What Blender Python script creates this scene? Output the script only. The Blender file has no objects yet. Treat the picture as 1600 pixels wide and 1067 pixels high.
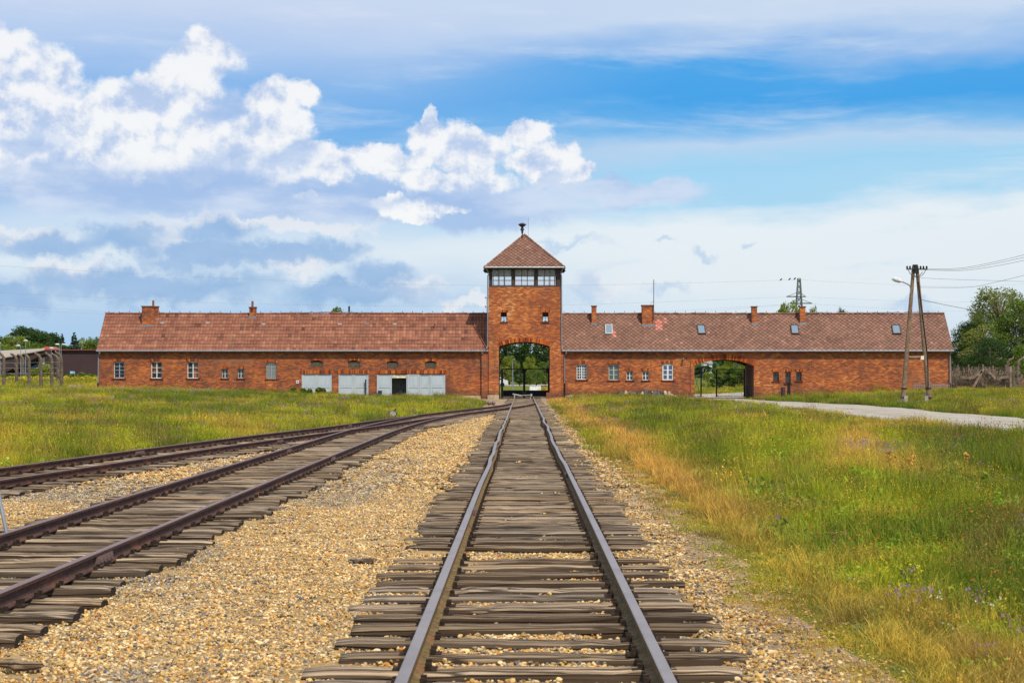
import bpy, math, random
import numpy as np
from mathutils import Vector, Matrix, Euler
random.seed(7); RNG = np.random.default_rng(11)
R = math.radians
sc = bpy.context.scene
# ------------------------------------------------------------------ camera, sky, sun, exposure
FPX = 2700.0; VX = 817.5; VY = 588.5; CH = 1.89      # focal length in photo pixels, vanishing point, eye height
cam_d = bpy.data.cameras.new('camera'); cam = bpy.data.objects.new('camera', cam_d); sc.collection.objects.link(cam)
cam.location = (0, 0, CH); cam.rotation_euler = (R(90), 0, 0)
cam_d.sensor_width = 36; cam_d.lens = 36*FPX/1600
cam_d.shift_x = -(VX-800)/1600; cam_d.shift_y = (VY-533.5)/1600
cam_d.clip_start = .5; cam_d.clip_end = 12000
cam_d.dof.use_dof = True; cam_d.dof.focus_distance = 48; cam_d.dof.aperture_fstop = 9
sc.camera = cam
SUN_EL, SUN_AZ = 56, 150
sd = bpy.data.lights.new('sun', 'SUN'); sd.energy = 4.6; sd.angle = R(1.5); sd.color = (1, .92, .77)
sun = bpy.data.objects.new('sun', sd); sc.collection.objects.link(sun)
sdir = Vector((math.sin(R(SUN_AZ))*math.cos(R(SUN_EL)), math.cos(R(SUN_AZ))*math.cos(R(SUN_EL)), math.sin(R(SUN_EL))))
sun.rotation_euler = sdir.to_track_quat('Z', 'Y').to_euler(); sun.location = (30, -30, 60)
sc.view_settings.view_transform = 'Standard'; sc.view_settings.look = 'None'
sc.view_settings.exposure = 0; sc.view_settings.gamma = 1
try: sc.view_settings.use_curve_mapping = False
except Exception: pass

# ------------------------------------------------------------------ node helpers
class S:
    """a node socket with arithmetic"""
    def __init__(s, nt, k): s.nt, s.k = nt, k
    def __add__(a, b): return mth(a.nt, 'ADD', a, b)
    __radd__ = __add__
    def __sub__(a, b): return mth(a.nt, 'SUBTRACT', a, b)
    def __rsub__(a, b): return mth(a.nt, 'SUBTRACT', b, a)
    def __mul__(a, b): return mth(a.nt, 'MULTIPLY', a, b)
    __rmul__ = __mul__
    def __truediv__(a, b): return mth(a.nt, 'DIVIDE', a, b)
def put(nt, inp, v):
    if isinstance(v, S): nt.links.new(v.k, inp)
    elif isinstance(v, (tuple, list)): inp.default_value = tuple(v) + ((1,) if len(v) == 3 and len(inp.default_value) == 4 else ())
    else: inp.default_value = v
def mth(nt, op, *a, clamp=False):
    n = nt.nodes.new('ShaderNodeMath'); n.operation = op; n.use_clamp = clamp
    for i, v in enumerate(a): put(nt, n.inputs[i], v)
    return S(nt, n.outputs[0])
def sstep(nt, x, a, b):
    n = nt.nodes.new('ShaderNodeMapRange'); n.interpolation_type = 'SMOOTHSTEP'
    put(nt, n.inputs[0], x); put(nt, n.inputs[1], a); put(nt, n.inputs[2], b)
    return S(nt, n.outputs[0])
def lin(nt, x, a, b, c=0., d=1.):
    n = nt.nodes.new('ShaderNodeMapRange')
    for i, v in enumerate((x, a, b, c, d)): put(nt, n.inputs[i], v)
    return S(nt, n.outputs[0])
def vec(nt, x, y, z=0.):
    n = nt.nodes.new('ShaderNodeCombineXYZ')
    for i, v in enumerate((x, y, z)): put(nt, n.inputs[i], v)
    return S(nt, n.outputs[0])
def xyz(nt, v):
    n = nt.nodes.new('ShaderNodeSeparateXYZ'); put(nt, n.inputs[0], v)
    return [S(nt, o) for o in n.outputs]
def noise(nt, v, scale=1., detail=4., rough=.55, dist=0.):
    n = nt.nodes.new('ShaderNodeTexNoise'); put(nt, n.inputs['Vector'], v)
    n.inputs['Scale'].default_value = scale; n.inputs['Detail'].default_value = detail
    n.inputs['Roughness'].default_value = rough; n.inputs['Distortion'].default_value = dist
    return S(nt, n.outputs[0])
def voro(nt, v, scale=1., feature='F1', out=0, rand=1.):
    n = nt.nodes.new('ShaderNodeTexVoronoi'); n.feature = feature; put(nt, n.inputs['Vector'], v)
    n.inputs['Scale'].default_value = scale; n.inputs['Randomness'].default_value = rand
    return S(nt, n.outputs[out])
def white(nt, v):
    n = nt.nodes.new('ShaderNodeTexWhiteNoise'); put(nt, n.inputs['Vector'], v)
    return S(nt, n.outputs[0])
def ramp(nt, f, stops, mode='LINEAR'):
    n = nt.nodes.new('ShaderNodeValToRGB'); n.color_ramp.interpolation = mode
    e = n.color_ramp.elements
    while len(e) < len(stops): e.new(.5)
    for i, (p, c) in enumerate(stops):
        e[i].position = p; e[i].color = (c[0], c[1], c[2], 1)
    put(nt, n.inputs[0], f); return S(nt, n.outputs[0])
def mix(nt, f, a, b, mode='MIX'):
    n = nt.nodes.new('ShaderNodeMix'); n.data_type = 'RGBA'; n.blend_type = mode
    put(nt, n.inputs[0], f); put(nt, n.inputs[6], a); put(nt, n.inputs[7], b)
    return S(nt, n.outputs[2])
def attr(nt, name, inst=False, out='Color'):
    n = nt.nodes.new('ShaderNodeAttribute'); n.attribute_name = name
    if inst: n.attribute_type = 'INSTANCER'
    return S(nt, n.outputs[out])
def objcoord(nt): return S(nt, nt.nodes.new('ShaderNodeTexCoord').outputs['Object'])
def pos(nt): return S(nt, nt.nodes.new('ShaderNodeNewGeometry').outputs['Position'])
def objrand(nt): return S(nt, nt.nodes.new('ShaderNodeObjectInfo').outputs['Random'])
def vmul(nt, v, s):
    n = nt.nodes.new('ShaderNodeVectorMath'); n.operation = 'MULTIPLY'; put(nt, n.inputs[0], v); n.inputs[1].default_value = s
    return S(nt, n.outputs[0])
def vadd(nt, a, b):
    n = nt.nodes.new('ShaderNodeVectorMath'); n.operation = 'ADD'; put(nt, n.inputs[0], a); put(nt, n.inputs[1], b)
    return S(nt, n.outputs[0])
def newmat(name, rough=.85, spec=.3, metal=0.):
    m = bpy.data.materials.new(name); m.use_nodes = True; nt = m.node_tree
    p = nt.nodes['Principled BSDF']; p.inputs['Roughness'].default_value = rough
    p.inputs['Specular IOR Level'].default_value = spec; p.inputs['Metallic'].default_value = metal
    return m, nt, p
def bump(nt, p, h, strength=.5, dist=.02):
    n = nt.nodes.new('ShaderNodeBump'); n.inputs['Strength'].default_value = strength; n.inputs['Distance'].default_value = dist
    put(nt, n.inputs['Height'], h); nt.links.new(n.outputs[0], p.inputs['Normal'])

# ------------------------------------------------------------------ sky
world = bpy.data.worlds.new('World'); sc.world = world; world.use_nodes = True
def build_sky():
    nt = world.node_tree; nt.nodes.clear()
    out = nt.nodes.new('ShaderNodeOutputWorld'); bg = nt.nodes.new('ShaderNodeBackground'); bg.inputs[1].default_value = 1.
    nt.links.new(bg.outputs[0], out.inputs[0])
    sk = nt.nodes.new('ShaderNodeTexSky'); sk.sky_type = 'NISHITA'; sk.sun_disc = False
    sk.sun_elevation = R(SUN_EL); sk.sun_rotation = R(SUN_AZ); sk.air_density = 1; sk.dust_density = .6
    nish = mix(nt, 1., S(nt, sk.outputs[0]), (.10, .10, .10), 'MULTIPLY')       # the physical sky at strength 0.10
    tc = S(nt, nt.nodes.new('ShaderNodeTexCoord').outputs['Generated'])
    x, y, z = xyz(nt, tc)
    U = mth(nt, 'ARCTAN2', x, y)*27.
    Vv = mth(nt, 'ARCSINE', z)*27.
    # clear blue with thin veils: two elevation ramps (left and right of the tower) on a warped elevation
    nw = noise(nt, vec(nt, U*.16, Vv*.55, 3.), 1., 5, .55)
    nf = noise(nt, vec(nt, U*.45, Vv*1.9, 9.), 1., 5, .6)
    W = Vv + (nw - .5)*1.5 + (nf-.5)*.5 - (U*.035)
    t = mth(nt, 'DIVIDE', W, 8., clamp=True)
    def rp(st): return ramp(nt, t, [(v/8., c) for v, c in st])
    right = rp([(0, (.66,.78,.90)), (.9, (.70,.82,.93)), (1.4, (.80,.87,.93)), (2.2, (.83,.90,.95)), (2.5, (.40,.70,.93)), (3.05, (.36,.68,.93)),
                (3.45, (.50,.68,.90)), (3.8, (.17,.49,.87)), (4.15, (.035,.36,.84)), (4.5, (.05,.38,.85)), (4.85, (.30,.52,.87)), (5.3, (.62,.74,.92)), (8, (.60,.72,.92))])
    left = rp([(0, (.33,.58,.86)), (1.2, (.42,.62,.88)), (2.0, (.74,.84,.94)), (2.6, (.60,.74,.92)), (3.3, (.19,.47,.85)), (4.0, (.16,.44,.86)), (4.6, (.27,.50,.87)),
               (5.2, (.46,.62,.90)), (5.9, (.62,.72,.92)), (8, (.60,.72,.92))])
    col = mix(nt, sstep(nt, U + (nw-.5)*3., -3.5, 2.5), left, right)
    # streaks of veil
    nv = noise(nt, vec(nt, U*.28 + Vv*.12, Vv*1.7, 21.), 1., 7, .6, .3)
    col = mix(nt, sstep(nt, nv, .50, .78)*.5, col, (.84, .88, .95))
    col = mix(nt, sstep(nt, nf, .58, .85)*.35, col, (.30, .55, .88))
    def field(ells, wu, wv):
        f = None
        for (px, py, rx, ry) in ells:
            a = (wu - (px-VX)/100.)/(rx/100.); b = (wv - (VY-py)/100.)/(ry/100.)
            d = 1. - mth(nt, 'SQRT', a*a + b*b)
            f = d if f is None else mth(nt, 'SMOOTH_MAX', f, d, .25)
        return f
    def warp(scale, amt, seed, det=6):
        a = noise(nt, vec(nt, U*scale, Vv*scale, seed), 1., det, .62) - .5
        b = noise(nt, vec(nt, U*scale, Vv*scale, seed+7.3), 1., det, .62) - .5
        return U + a*amt, Vv + b*amt
    # broad grey-lavender undersides
    wu, wv = warp(.8, 1.1, 4.)
    f = field([(170,285,330,62), (430,300,300,52), (700,320,260,40), (60,210,120,90), (330,225,170,70), (980,300,150,25)], wu, wv)
    und = mix(nt, sstep(nt, noise(nt, vec(nt, U*.5, Vv*1.6, 2.), 1., 5), .38, .66), (.37, .53, .84), (.66, .75, .93))
    col = mix(nt, sstep(nt, f, -.05, .40)*.88, col, und)
    # low flat grey-blue banks and white rags between them
    wu, wv = warp(1.6, 1.05, 15., 9)
    f = field([(120,432,75,20), (60,375,90,20), (250,372,60,20), (470,420,60,18), (640,452,60,20), (420,350,200,14), (740,470,60,14), (930,450,60,14)], wu, wv)
    col = mix(nt, sstep(nt, f, -.1, .45)*.85, col, (.84, .86, .92))
    faint = field([(690,460,46,13), (885,379,66,10), (1102,392,18,9), (1168,392,17,6), (1045,380,20,5), (915,458,40,22), (1040,455,34,12), (1420,482,60,14)], wu, wv)
    f = field([(95,390,110,30), (205,383,80,32), (345,372,75,34), (320,405,130,26), (450,404,100,26), (525,392,60,32), (590,430,70,30), (540,462,150,26), (240,450,270,34), (30,465,150,30)], wu, wv)
    dk = mix(nt, noise(nt, vec(nt, U*1.2, Vv*2.5, 5.), 1., 4), (.16, .36, .70), (.38, .56, .84))
    col = mix(nt, sstep(nt, f + (nf-.5)*.9, -.10, .62)*.86, col, dk)
    col = mix(nt, sstep(nt, faint + (nf-.5)*.9, -.20, .85)*.6, col, (.42, .60, .86))
    # cumulus towers, lit from above behind the camera
    def cum(u, v):
        a = noise(nt, vec(nt, u*1.1, v*1.1, 31.), 1., 8, .60) - .5
        b = noise(nt, vec(nt, u*1.1, v*1.1, 38.), 1., 8, .60) - .5
        vo = voro(nt, vec(nt, u + a*.5, v + b*.5, 1.), 2.6, 'SMOOTH_F1')
        return field([(15,130,85,66), (80,145,54,68), (40,225,130,75), (335,100,50,32), (290,145,72,52), (225,188,86,58), (150,225,95,55), (300,240,140,48), (190,262,220,46),
                      (430,162,64,38), (485,160,38,24), (425,210,75,50), (400,262,110,34), (230,265,90,20), (520,258,60,26), (600,250,72,27), (668,225,36,32), (672,200,15,24), (735,240,75,36), (822,212,36,26),
                      (850,250,60,30), (700,285,120,24), (905,262,26,16), (620,325,56,16), (480,320,30,14), (680,332,60,12)], u + a*.95, v + b*.95) + (.42 - vo)*.50 + .04, vo
    c0, vo = cum(U, Vv)
    n1 = noise(nt, vec(nt, U*1.9, Vv*1.9, 50.), 1., 7, .6); n2 = noise(nt, vec(nt, U*1.9 - .12, Vv*1.9 + .30, 50.), 1., 7, .6)
    big = noise(nt, vec(nt, U*.8, Vv*.9, 60.), 1., 3, .5)
    lit = sstep(nt, (n1 - n2)*3.2 + (big - .45)*2.6 + (.42-vo)*1.0 + .56, 0., 1.)
    cc = mix(nt, lit, (.50, .62, .87), (.98, .98, .99))
    hf = noise(nt, vec(nt, U*5., Vv*5., 71.), 1., 7, .68)
    edge = sstep(nt, c0 + (hf-.5)*.55, -.05, .31)
    col = mix(nt, edge, col, cc)
    # their shaded undersides melt into grey-lavender haze
    wu, wv = warp(.9, 1.3, 44., 8)
    f = field([(120,292,190,42), (330,292,200,45), (60,235,70,22), (520,312,120,30), (700,318,130,22), (455,245,60,22), (850,292,60,16)], wu, wv)
    col = mix(nt, sstep(nt, f, -.15, .65)*.86, col, und)
    col = mix(nt, .12, col, nish)
    nt.links.new(col.k, bg.inputs[0])
    world.cycles.sampling_method = 'MANUAL'; world.cycles.sample_map_resolution = 512
build_sky()

# ------------------------------------------------------------------ numeric helpers
def vnoise(x, y, seed=0):
    x = np.asarray(x, float); y = np.asarray(y, float)
    xi = np.floor(x).astype(np.int64); yi = np.floor(y).astype(np.int64); fx = x-xi; fy = y-yi
    fx = fx*fx*(3-2*fx); fy = fy*fy*(3-2*fy)
    def h(a, b):
        n = (a*374761393 + b*668265263 + seed*974711) & 0x7fffffff
        n = ((n ^ (n >> 13))*1274126177) & 0x7fffffff
        return ((n ^ (n >> 16)) & 0xffff)/65535.
    return (h(xi, yi)*(1-fx)+h(xi+1, yi)*fx)*(1-fy) + (h(xi, yi+1)*(1-fx)+h(xi+1, yi+1)*fx)*fy
def fbm(x, y, seed=0, o=4):
    s = 0; a = .5; t = 0
    for i in range(o):
        s = s + a*vnoise(x*2**i, y*2**i, seed+i*17); t += a; a *= .5
    return s/t
def ss(x, a, b):
    t = np.clip((np.asarray(x, float)-a)/(b-a), 0, 1); return t*t*(3-2*t)
def PX(px, D): return (px-VX)*D/FPX
def PZ(py, D): return CH-(py-VY)*D/FPX

# ------------------------------------------------------------------ mesh builder
class MB:
    def __init__(s): s.v = []; s.f = []; s.m = []; s.c = []; s.smooth = False
    def add(s, vs, fs, mat=0, col=1.):
        o = len(s.v); s.v.extend(tuple(v) for v in vs)
        for f in fs: s.f.append(tuple(o+i for i in f)); s.m.append(mat); s.c.append(col)
        return s
    def box(s, x0, x1, y0, y1, z0, z1, mat=0, col=1.):
        return s.add([(x0,y0,z0),(x1,y0,z0),(x1,y1,z0),(x0,y1,z0),(x0,y0,z1),(x1,y0,z1),(x1,y1,z1),(x0,y1,z1)],
              [(0,3,2,1),(4,5,6,7),(0,1,5,4),(1,2,6,5),(2,3,7,6),(3,0,4,7)], mat, col)
    def bar(s, a, b, w, h=None, mat=0, col=1.):
        """rectangular bar from a to b"""
        a = Vector(a); b = Vector(b); h = h or w; d = (b-a).normalized()
        up = Vector((0,0,1)) if abs(d.z) < .95 else Vector((0,1,0))
        r = d.cross(up).normalized(); u = r.cross(d).normalized()
        vs = [p + r*(sx*w/2) + u*(sz*h/2) for p in (a, b) for sx, sz in ((-1,-1),(1,-1),(1,1),(-1,1))]
        return s.add(vs, [(0,1,2,3),(7,6,5,4),(0,4,5,1),(1,5,6,2),(2,6,7,3),(3,7,4,0)], mat, col)
    def tube(s, pts, rad, n=8, mat=0, caps=True, col=1.):
        pts = [Vector(p) for p in pts]; rad = rad if isinstance(rad, (list, tuple)) else [rad]*len(pts)
        o = len(s.v); pr = None
        for i, p in enumerate(pts):
            d = (pts[min(i+1, len(pts)-1)]-pts[max(i-1, 0)]).normalized()
            if pr is None: pr = d.orthogonal().normalized()
            pr = (pr - d*pr.dot(d)).normalized(); q = d.cross(pr)
            for k in range(n):
                a = 2*math.pi*k/n; s.v.append(tuple(p + (pr*math.cos(a)+q*math.sin(a))*rad[i]))
        for i in range(len(pts)-1):
            for k in range(n):
                s.f.append((o+i*n+k, o+i*n+(k+1)%n, o+(i+1)*n+(k+1)%n, o+(i+1)*n+k)); s.m.append(mat); s.c.append(col)
        if caps:
            s.f.append(tuple(o+k for k in range(n))[::-1]); s.m.append(mat); s.c.append(col)
            e = o+(len(pts)-1)*n; s.f.append(tuple(e+k for k in range(n))); s.m.append(mat); s.c.append(col)
        return s
    def lathe(s, cx, cy, prof, n=16, mat=0):
        return s.tube([(cx, cy, z) for r, z in prof], [max(r, .001) for r, z in prof], n, mat)
    def prism(s, poly, y0, y1, mat=0, col=1.):
        """polygon in x,z (counter-clockwise seen from -Y) extruded along y"""
        n = len(poly); vs = [(x, y0, z) for x, z in poly] + [(x, y1, z) for x, z in poly]
        fs = [tuple(range(n)), tuple(range(2*n-1, n-1, -1))] + [(i, i+n, (i+1) % n + n, (i+1) % n) for i in range(n)]
        return s.add(vs, fs, mat, col)
    def mesh(s, name, mats):
        me = bpy.data.meshes.new(name); me.from_pydata(s.v, [], s.f)
        for m in (mats if isinstance(mats, (list, tuple)) else [mats]): me.materials.append(m)
        if len(s.f): me.polygons.foreach_set('material_index', s.m)
        if any(c != 1. for c in s.c):
            a = me.attributes.new('shade', 'FLOAT', 'FACE'); a.data.foreach_set('value', [float(c) for c in s.c])
        if s.smooth: me.polygons.foreach_set('use_smooth', [True]*len(s.f))
        me.update(); return me
    def build(s, name, mats, parent=None, **k): return obj(name, s.mesh(name, mats), parent, **k)
def obj(name, me, parent=None, label=None, cat=None, group=None, kind=None):
    o = bpy.data.objects.new(name, me); sc.collection.objects.link(o)
    if parent is not None:
        o.parent = parent; w = parent
        off = Vector((0,0,0))
        while w is not None: off += w.location; w = w.parent
        o.location = -off
    tag(o, label, cat, group, kind); return o
def tag(o, label=None, cat=None, group=None, kind=None):
    for k, v in (('label', label), ('category', cat), ('group', group), ('kind', kind)):
        if v: o[k] = v
    return o
def thing(name, label, cat, loc=(0,0,0), group=None, rz=0):
    o = bpy.data.objects.new(name, None); sc.collection.objects.link(o); o.location = loc; o.rotation_euler = (0,0,rz); o.empty_display_size = .2
    return tag(o, label, cat, group)
def part(name, me, parent, loc=(0,0,0), rz=0):
    """a child whose mesh is in its parent's own space"""
    o = bpy.data.objects.new(name, me); sc.collection.objects.link(o); o.parent = parent; o.location = loc; o.rotation_euler = (0,0,rz)
    return o
def copy_tree(o, parent=None):
    c = o.copy(); sc.collection.objects.link(c); c.parent = parent
    for ch in [q for q in bpy.data.objects if q.parent == o]: copy_tree(ch, c)
    return c

# ------------------------------------------------------------------ materials
def simple(name, col, rough=.8, spec=.3, metal=0., var=.25, scale=6., bmp=0.):
    m, nt, p = newmat(name, rough, spec, metal)
    n = noise(nt, pos(nt), scale, 6, .65)
    a = tuple(c*(1-var) for c in col); b = tuple(min(1, c*(1+var)) for c in col)
    put(nt, p.inputs['Base Color'], mix(nt, sstep(nt, n, .3, .7), a, b))
    if bmp: bump(nt, p, n, bmp, .02)
    return m
def brick_mat(name, bias=0., soldier=False, dirt=.5):
    m, nt, p = newmat(name, .92, .15)
    x, y, z = xyz(nt, pos(nt)); u = x + y
    # gentle waviness of hand-laid courses
    w = noise(nt, vec(nt, u*.35, z*.35, 1.), 1., 2) - .5
    v = z + w*.012
    BW, BH = (.105, .30) if soldier else (.27, .088)
    row = mth(nt, 'FLOOR', v/BH)
    off = mth(nt, 'MODULO', mth(nt, 'ABSOLUTE', row), 2.)*.5 + white(nt, vec(nt, row, 3.))*.12
    uu = u/BW + (0. if soldier else off)
    cl = mth(nt, 'FLOOR', uu)
    fu = mth(nt, 'FRACT', uu); fv = mth(nt, 'FRACT', v/BH)
    eu = mth(nt, 'MINIMUM', fu, 1.-fu)*BW; ev = mth(nt, 'MINIMUM', fv, 1.-fv)*BH
    e = mth(nt, 'MINIMUM', eu, ev)
    brick = sstep(nt, e, .004, .011)
    rnd = white(nt, vec(nt, cl, row, 5.)); rnd2 = white(nt, vec(nt, cl, row, 11.))
    pat = noise(nt, vec(nt, u*.33, z*.6, 8.), 1., 4, .5)
    pat2 = noise(nt, vec(nt, u*1.6, z*2.6, 12.), 1., 3, .5)
    t = rnd*.46 + (pat-.5)*.85 + (pat2-.5)*.5 + .27 + bias + (noise(nt, vec(nt, u*9., z*22., 4.), 1., 3)-.5)*.35
    c = ramp(nt, t, [(0, (.055,.028,.026)), (.18, (.11,.038,.027)), (.36, (.225,.058,.028)), (.52, (.345,.082,.028)), (.68, (.47,.125,.031)), (.85, (.62,.21,.05)), (1, (.72,.42,.22))])
    # repairs and dark weathering in blotches
    bl = noise(nt, vec(nt, u*.9, z*2.2, 33.), 1., 5, .7)
    c = mix(nt, sstep(nt, bl, .54, .76)*dirt*.8, c, (.17, .085, .045))
    c = mix(nt, sstep(nt, rnd2, .93, .99)*.6, c, (.10, .04, .05))
    c = mix(nt, brick, (.34, .20, .115), c)
    stain = noise(nt, vec(nt, u*.7, z*.16, 61.), 1., 5, .65)
    c = mix(nt, sstep(nt, stain, .54, .70)*.45, c, (.13, .062, .035))
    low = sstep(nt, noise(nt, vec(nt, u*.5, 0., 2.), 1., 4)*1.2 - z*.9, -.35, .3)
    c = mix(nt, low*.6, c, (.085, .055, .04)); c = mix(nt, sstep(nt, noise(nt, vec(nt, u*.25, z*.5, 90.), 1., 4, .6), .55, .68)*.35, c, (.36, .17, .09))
    put(nt, p.inputs['Base Color'], c)
    bump(nt, p, brick + noise(nt, pos(nt), 30., 3)*.3 + rnd2*.35, .7, .012)
    return m
M = {}
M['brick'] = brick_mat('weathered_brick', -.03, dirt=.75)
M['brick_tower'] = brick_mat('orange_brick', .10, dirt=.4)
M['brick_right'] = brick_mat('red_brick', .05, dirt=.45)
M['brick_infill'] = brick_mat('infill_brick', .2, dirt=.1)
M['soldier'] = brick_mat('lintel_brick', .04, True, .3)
def lintel_mat():
    m, nt, p = newmat('arch_brick', .92, .15)
    s = attr(nt, 'shade', out='Fac')
    c = ramp(nt, s, [(0, (.14,.035,.02)), (.4, (.34,.07,.022)), (.75, (.55,.13,.025)), (1, (.66,.22,.05))])
    n = noise(nt, pos(nt), 25., 4)
    put(nt, p.inputs['Base Color'], mix(nt, .35, c, n, 'MULTIPLY')); bump(nt, p, n, .4, .01)
    return m
M['arch_brick'] = lintel_mat()
def tile_mat(name, stops, lich):
    m, nt, p = newmat(name, .9, .10)
    s = attr(nt, 'shade', out='Fac')
    c = ramp(nt, s, stops)
    P = pos(nt); n = noise(nt, vmul(nt, P, (.5, .9, .9)), 1., 5, .65); n2 = noise(nt, P, 14., 4, .6)
    c = mix(nt, sstep(nt, n, .5, .75)*.45, c, stops[0][1]); c = mix(nt, sstep(nt, noise(nt, vmul(nt, P, (1.1, .25, .25)), 1., 5, .7), .56, .72)*.4, c, (.11,.085,.05)); c = mix(nt, sstep(nt, n2, .52, .72)*lich, c, (.42, .33, .26))
    put(nt, p.inputs['Base Color'], c); bump(nt, p, n2, .3, .008)
    return m
M['pantile'] = tile_mat('clay_pantile', [(0, (.085,.038,.028)), (.25, (.155,.062,.042)), (.7, (.24,.098,.062)), (1, (.33,.145,.09))], .12)
M['slate'] = tile_mat('diamond_tile', [(0, (.085,.045,.036)), (.3, (.17,.085,.062)), (.72, (.255,.13,.092)), (.86, (.36,.2,.16)), (.93, (.50,.16,.12)), (1, (.62,.22,.18))], .45)
M['roof_deck'] = simple('roof_boards', (.06,.04,.035), .9)
M['zinc'] = simple('zinc_gutter', (.30,.31,.34), .45, .5, .6, .15, 2.)
M['white_wood'] = simple('white_painted_wood', (.66,.67,.66), .5, .4, 0, .1, 12.)
M['grey_wood'] = simple('grey_painted_wood', (.40,.41,.38), .55, .4, 0, .12, 12.)
M['dark_wood'] = simple('dark_brown_timber', (.065,.042,.036), .7, .3, 0, .3, 8.)
M['iron'] = simple('black_iron', (.018,.017,.018), .55, .4, .3, .3, 8.)
M['dark'] = simple('dark_room', (.030,.026,.024), .95, .1)
M['plaster'] = simple('grey_plaster', (.38,.36,.33), .9, .2, 0, .15, 2.)
M['concrete'] = simple('old_concrete', (.36,.32,.27), .92, .2, 0, .3, 5., .4)
M['plinth'] = simple('stained_concrete_plinth', (.40,.31,.20), .95, .2, 0, .35, 1.6, .3)
M['rubble'] = simple('dark_broken_stone', (.10,.09,.085), .95, .2, 0, .7, 3., .6)
M['curtain'] = simple('orange_curtain', (.60,.17,.05), .9, .1, 0, .1)
M['cream'] = simple('cream_board', (.74,.66,.50), .7)
M['navy'] = simple('dark_navy_plastic', (.022,.026,.05), .5, .4)
M['cap'] = simple('chimney_cap', (.20,.10,.07), .9)
M['rust_pipe'] = simple('rusty_pipe', (.22,.07,.04), .8, .3, 0, .3)
def door_paint():
    m, nt, p = newmat('pale_blue_grey_paint', .5, .35)
    P = pos(nt); x, y, z = xyz(nt, P)
    n = noise(nt, vec(nt, x*9., y*9., z*1.2), 1., 5, .65); n2 = noise(nt, P, 1.3, 4)
    c = mix(nt, sstep(nt, n, .35, .75)*.6, (.47,.51,.55), (.34,.38,.43)); c = mix(nt, (1.-sstep(nt, z + noise(nt, P, 3., 4)*.5, .35, .9))*.45, c, (.25,.22,.17)); c = mix(nt, sstep(nt, n2, .5, .75)*.35, c, (.52,.54,.56))
    put(nt, p.inputs['Base Color'], c); return m
M['door_paint'] = door_paint()
def glass(name, tint=(.02,.025,.03), refl=.35, see=0.):
    m = bpy.data.materials.new(name); m.use_nodes = True; nt = m.node_tree; p = nt.nodes['Principled BSDF']
    p.inputs['Base Color'].default_value = (*tint, 1); p.inputs['Roughness'].default_value = .04; p.inputs['Specular IOR Level'].default_value = .8
    if see:
        tr = nt.nodes.new('ShaderNodeBsdfTransparent'); mx = nt.nodes.new('ShaderNodeMixShader'); mx.inputs[0].default_value = see
        nt.links.new(p.outputs[0], mx.inputs[1]); nt.links.new(tr.outputs[0], mx.inputs[2]); nt.links.new(mx.outputs[0], nt.nodes['Material Output'].inputs[0])
    return m
M['glass_dark'] = glass('window_glass')
M['glass_sky'] = glass('skylight_glass', (.16,.22,.28))
M['glass_clear'] = glass('clear_glass', (.3,.32,.33), see=.95)
def rail_mat(name, top, side, shine):
    m, nt, p = newmat(name, .6, .4, .2)
    P = pos(nt); n = noise(nt, P, 22., 6, .7); n2 = noise(nt, vmul(nt, P, (1., .6, 1.)), 3., 4)
    g = nt.nodes.new('ShaderNodeNewGeometry'); nx, ny, nz = xyz(nt, S(nt, g.outputs['Normal']))
    s = mix(nt, sstep(nt, n, .35, .7), tuple(c*.45 for c in side), tuple(c*1.5 for c in side)); s = mix(nt, sstep(nt, n2, .5, .72)*.6, s, (.20,.075,.03))
    tt = mix(nt, mth(nt, 'MAXIMUM', sstep(nt, n2, .4, .7)*.6, sstep(nt, n, .5, .68)*.5), top, tuple(c*.7 for c in top))
    f = attr(nt, 'shade', out='Fac')      # 0 on the running surface, 1 elsewhere
    put(nt, p.inputs['Base Color'], mix(nt, f, tt, s)); put(nt, p.inputs['Roughness'], lin(nt, f, 0., 1., shine, .85)); put(nt, p.inputs['Metallic'], lin(nt, f, 0., 1., .35, .05))
    bump(nt, p, n, .25, .004); return m
M['rail_used'] = rail_mat('worn_rail', (.26,.225,.22), (.15,.095,.028), .5)
M['rail_rust'] = rail_mat('rusty_rail', (.20,.13,.12), (.075,.032,.024), .55)
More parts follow.
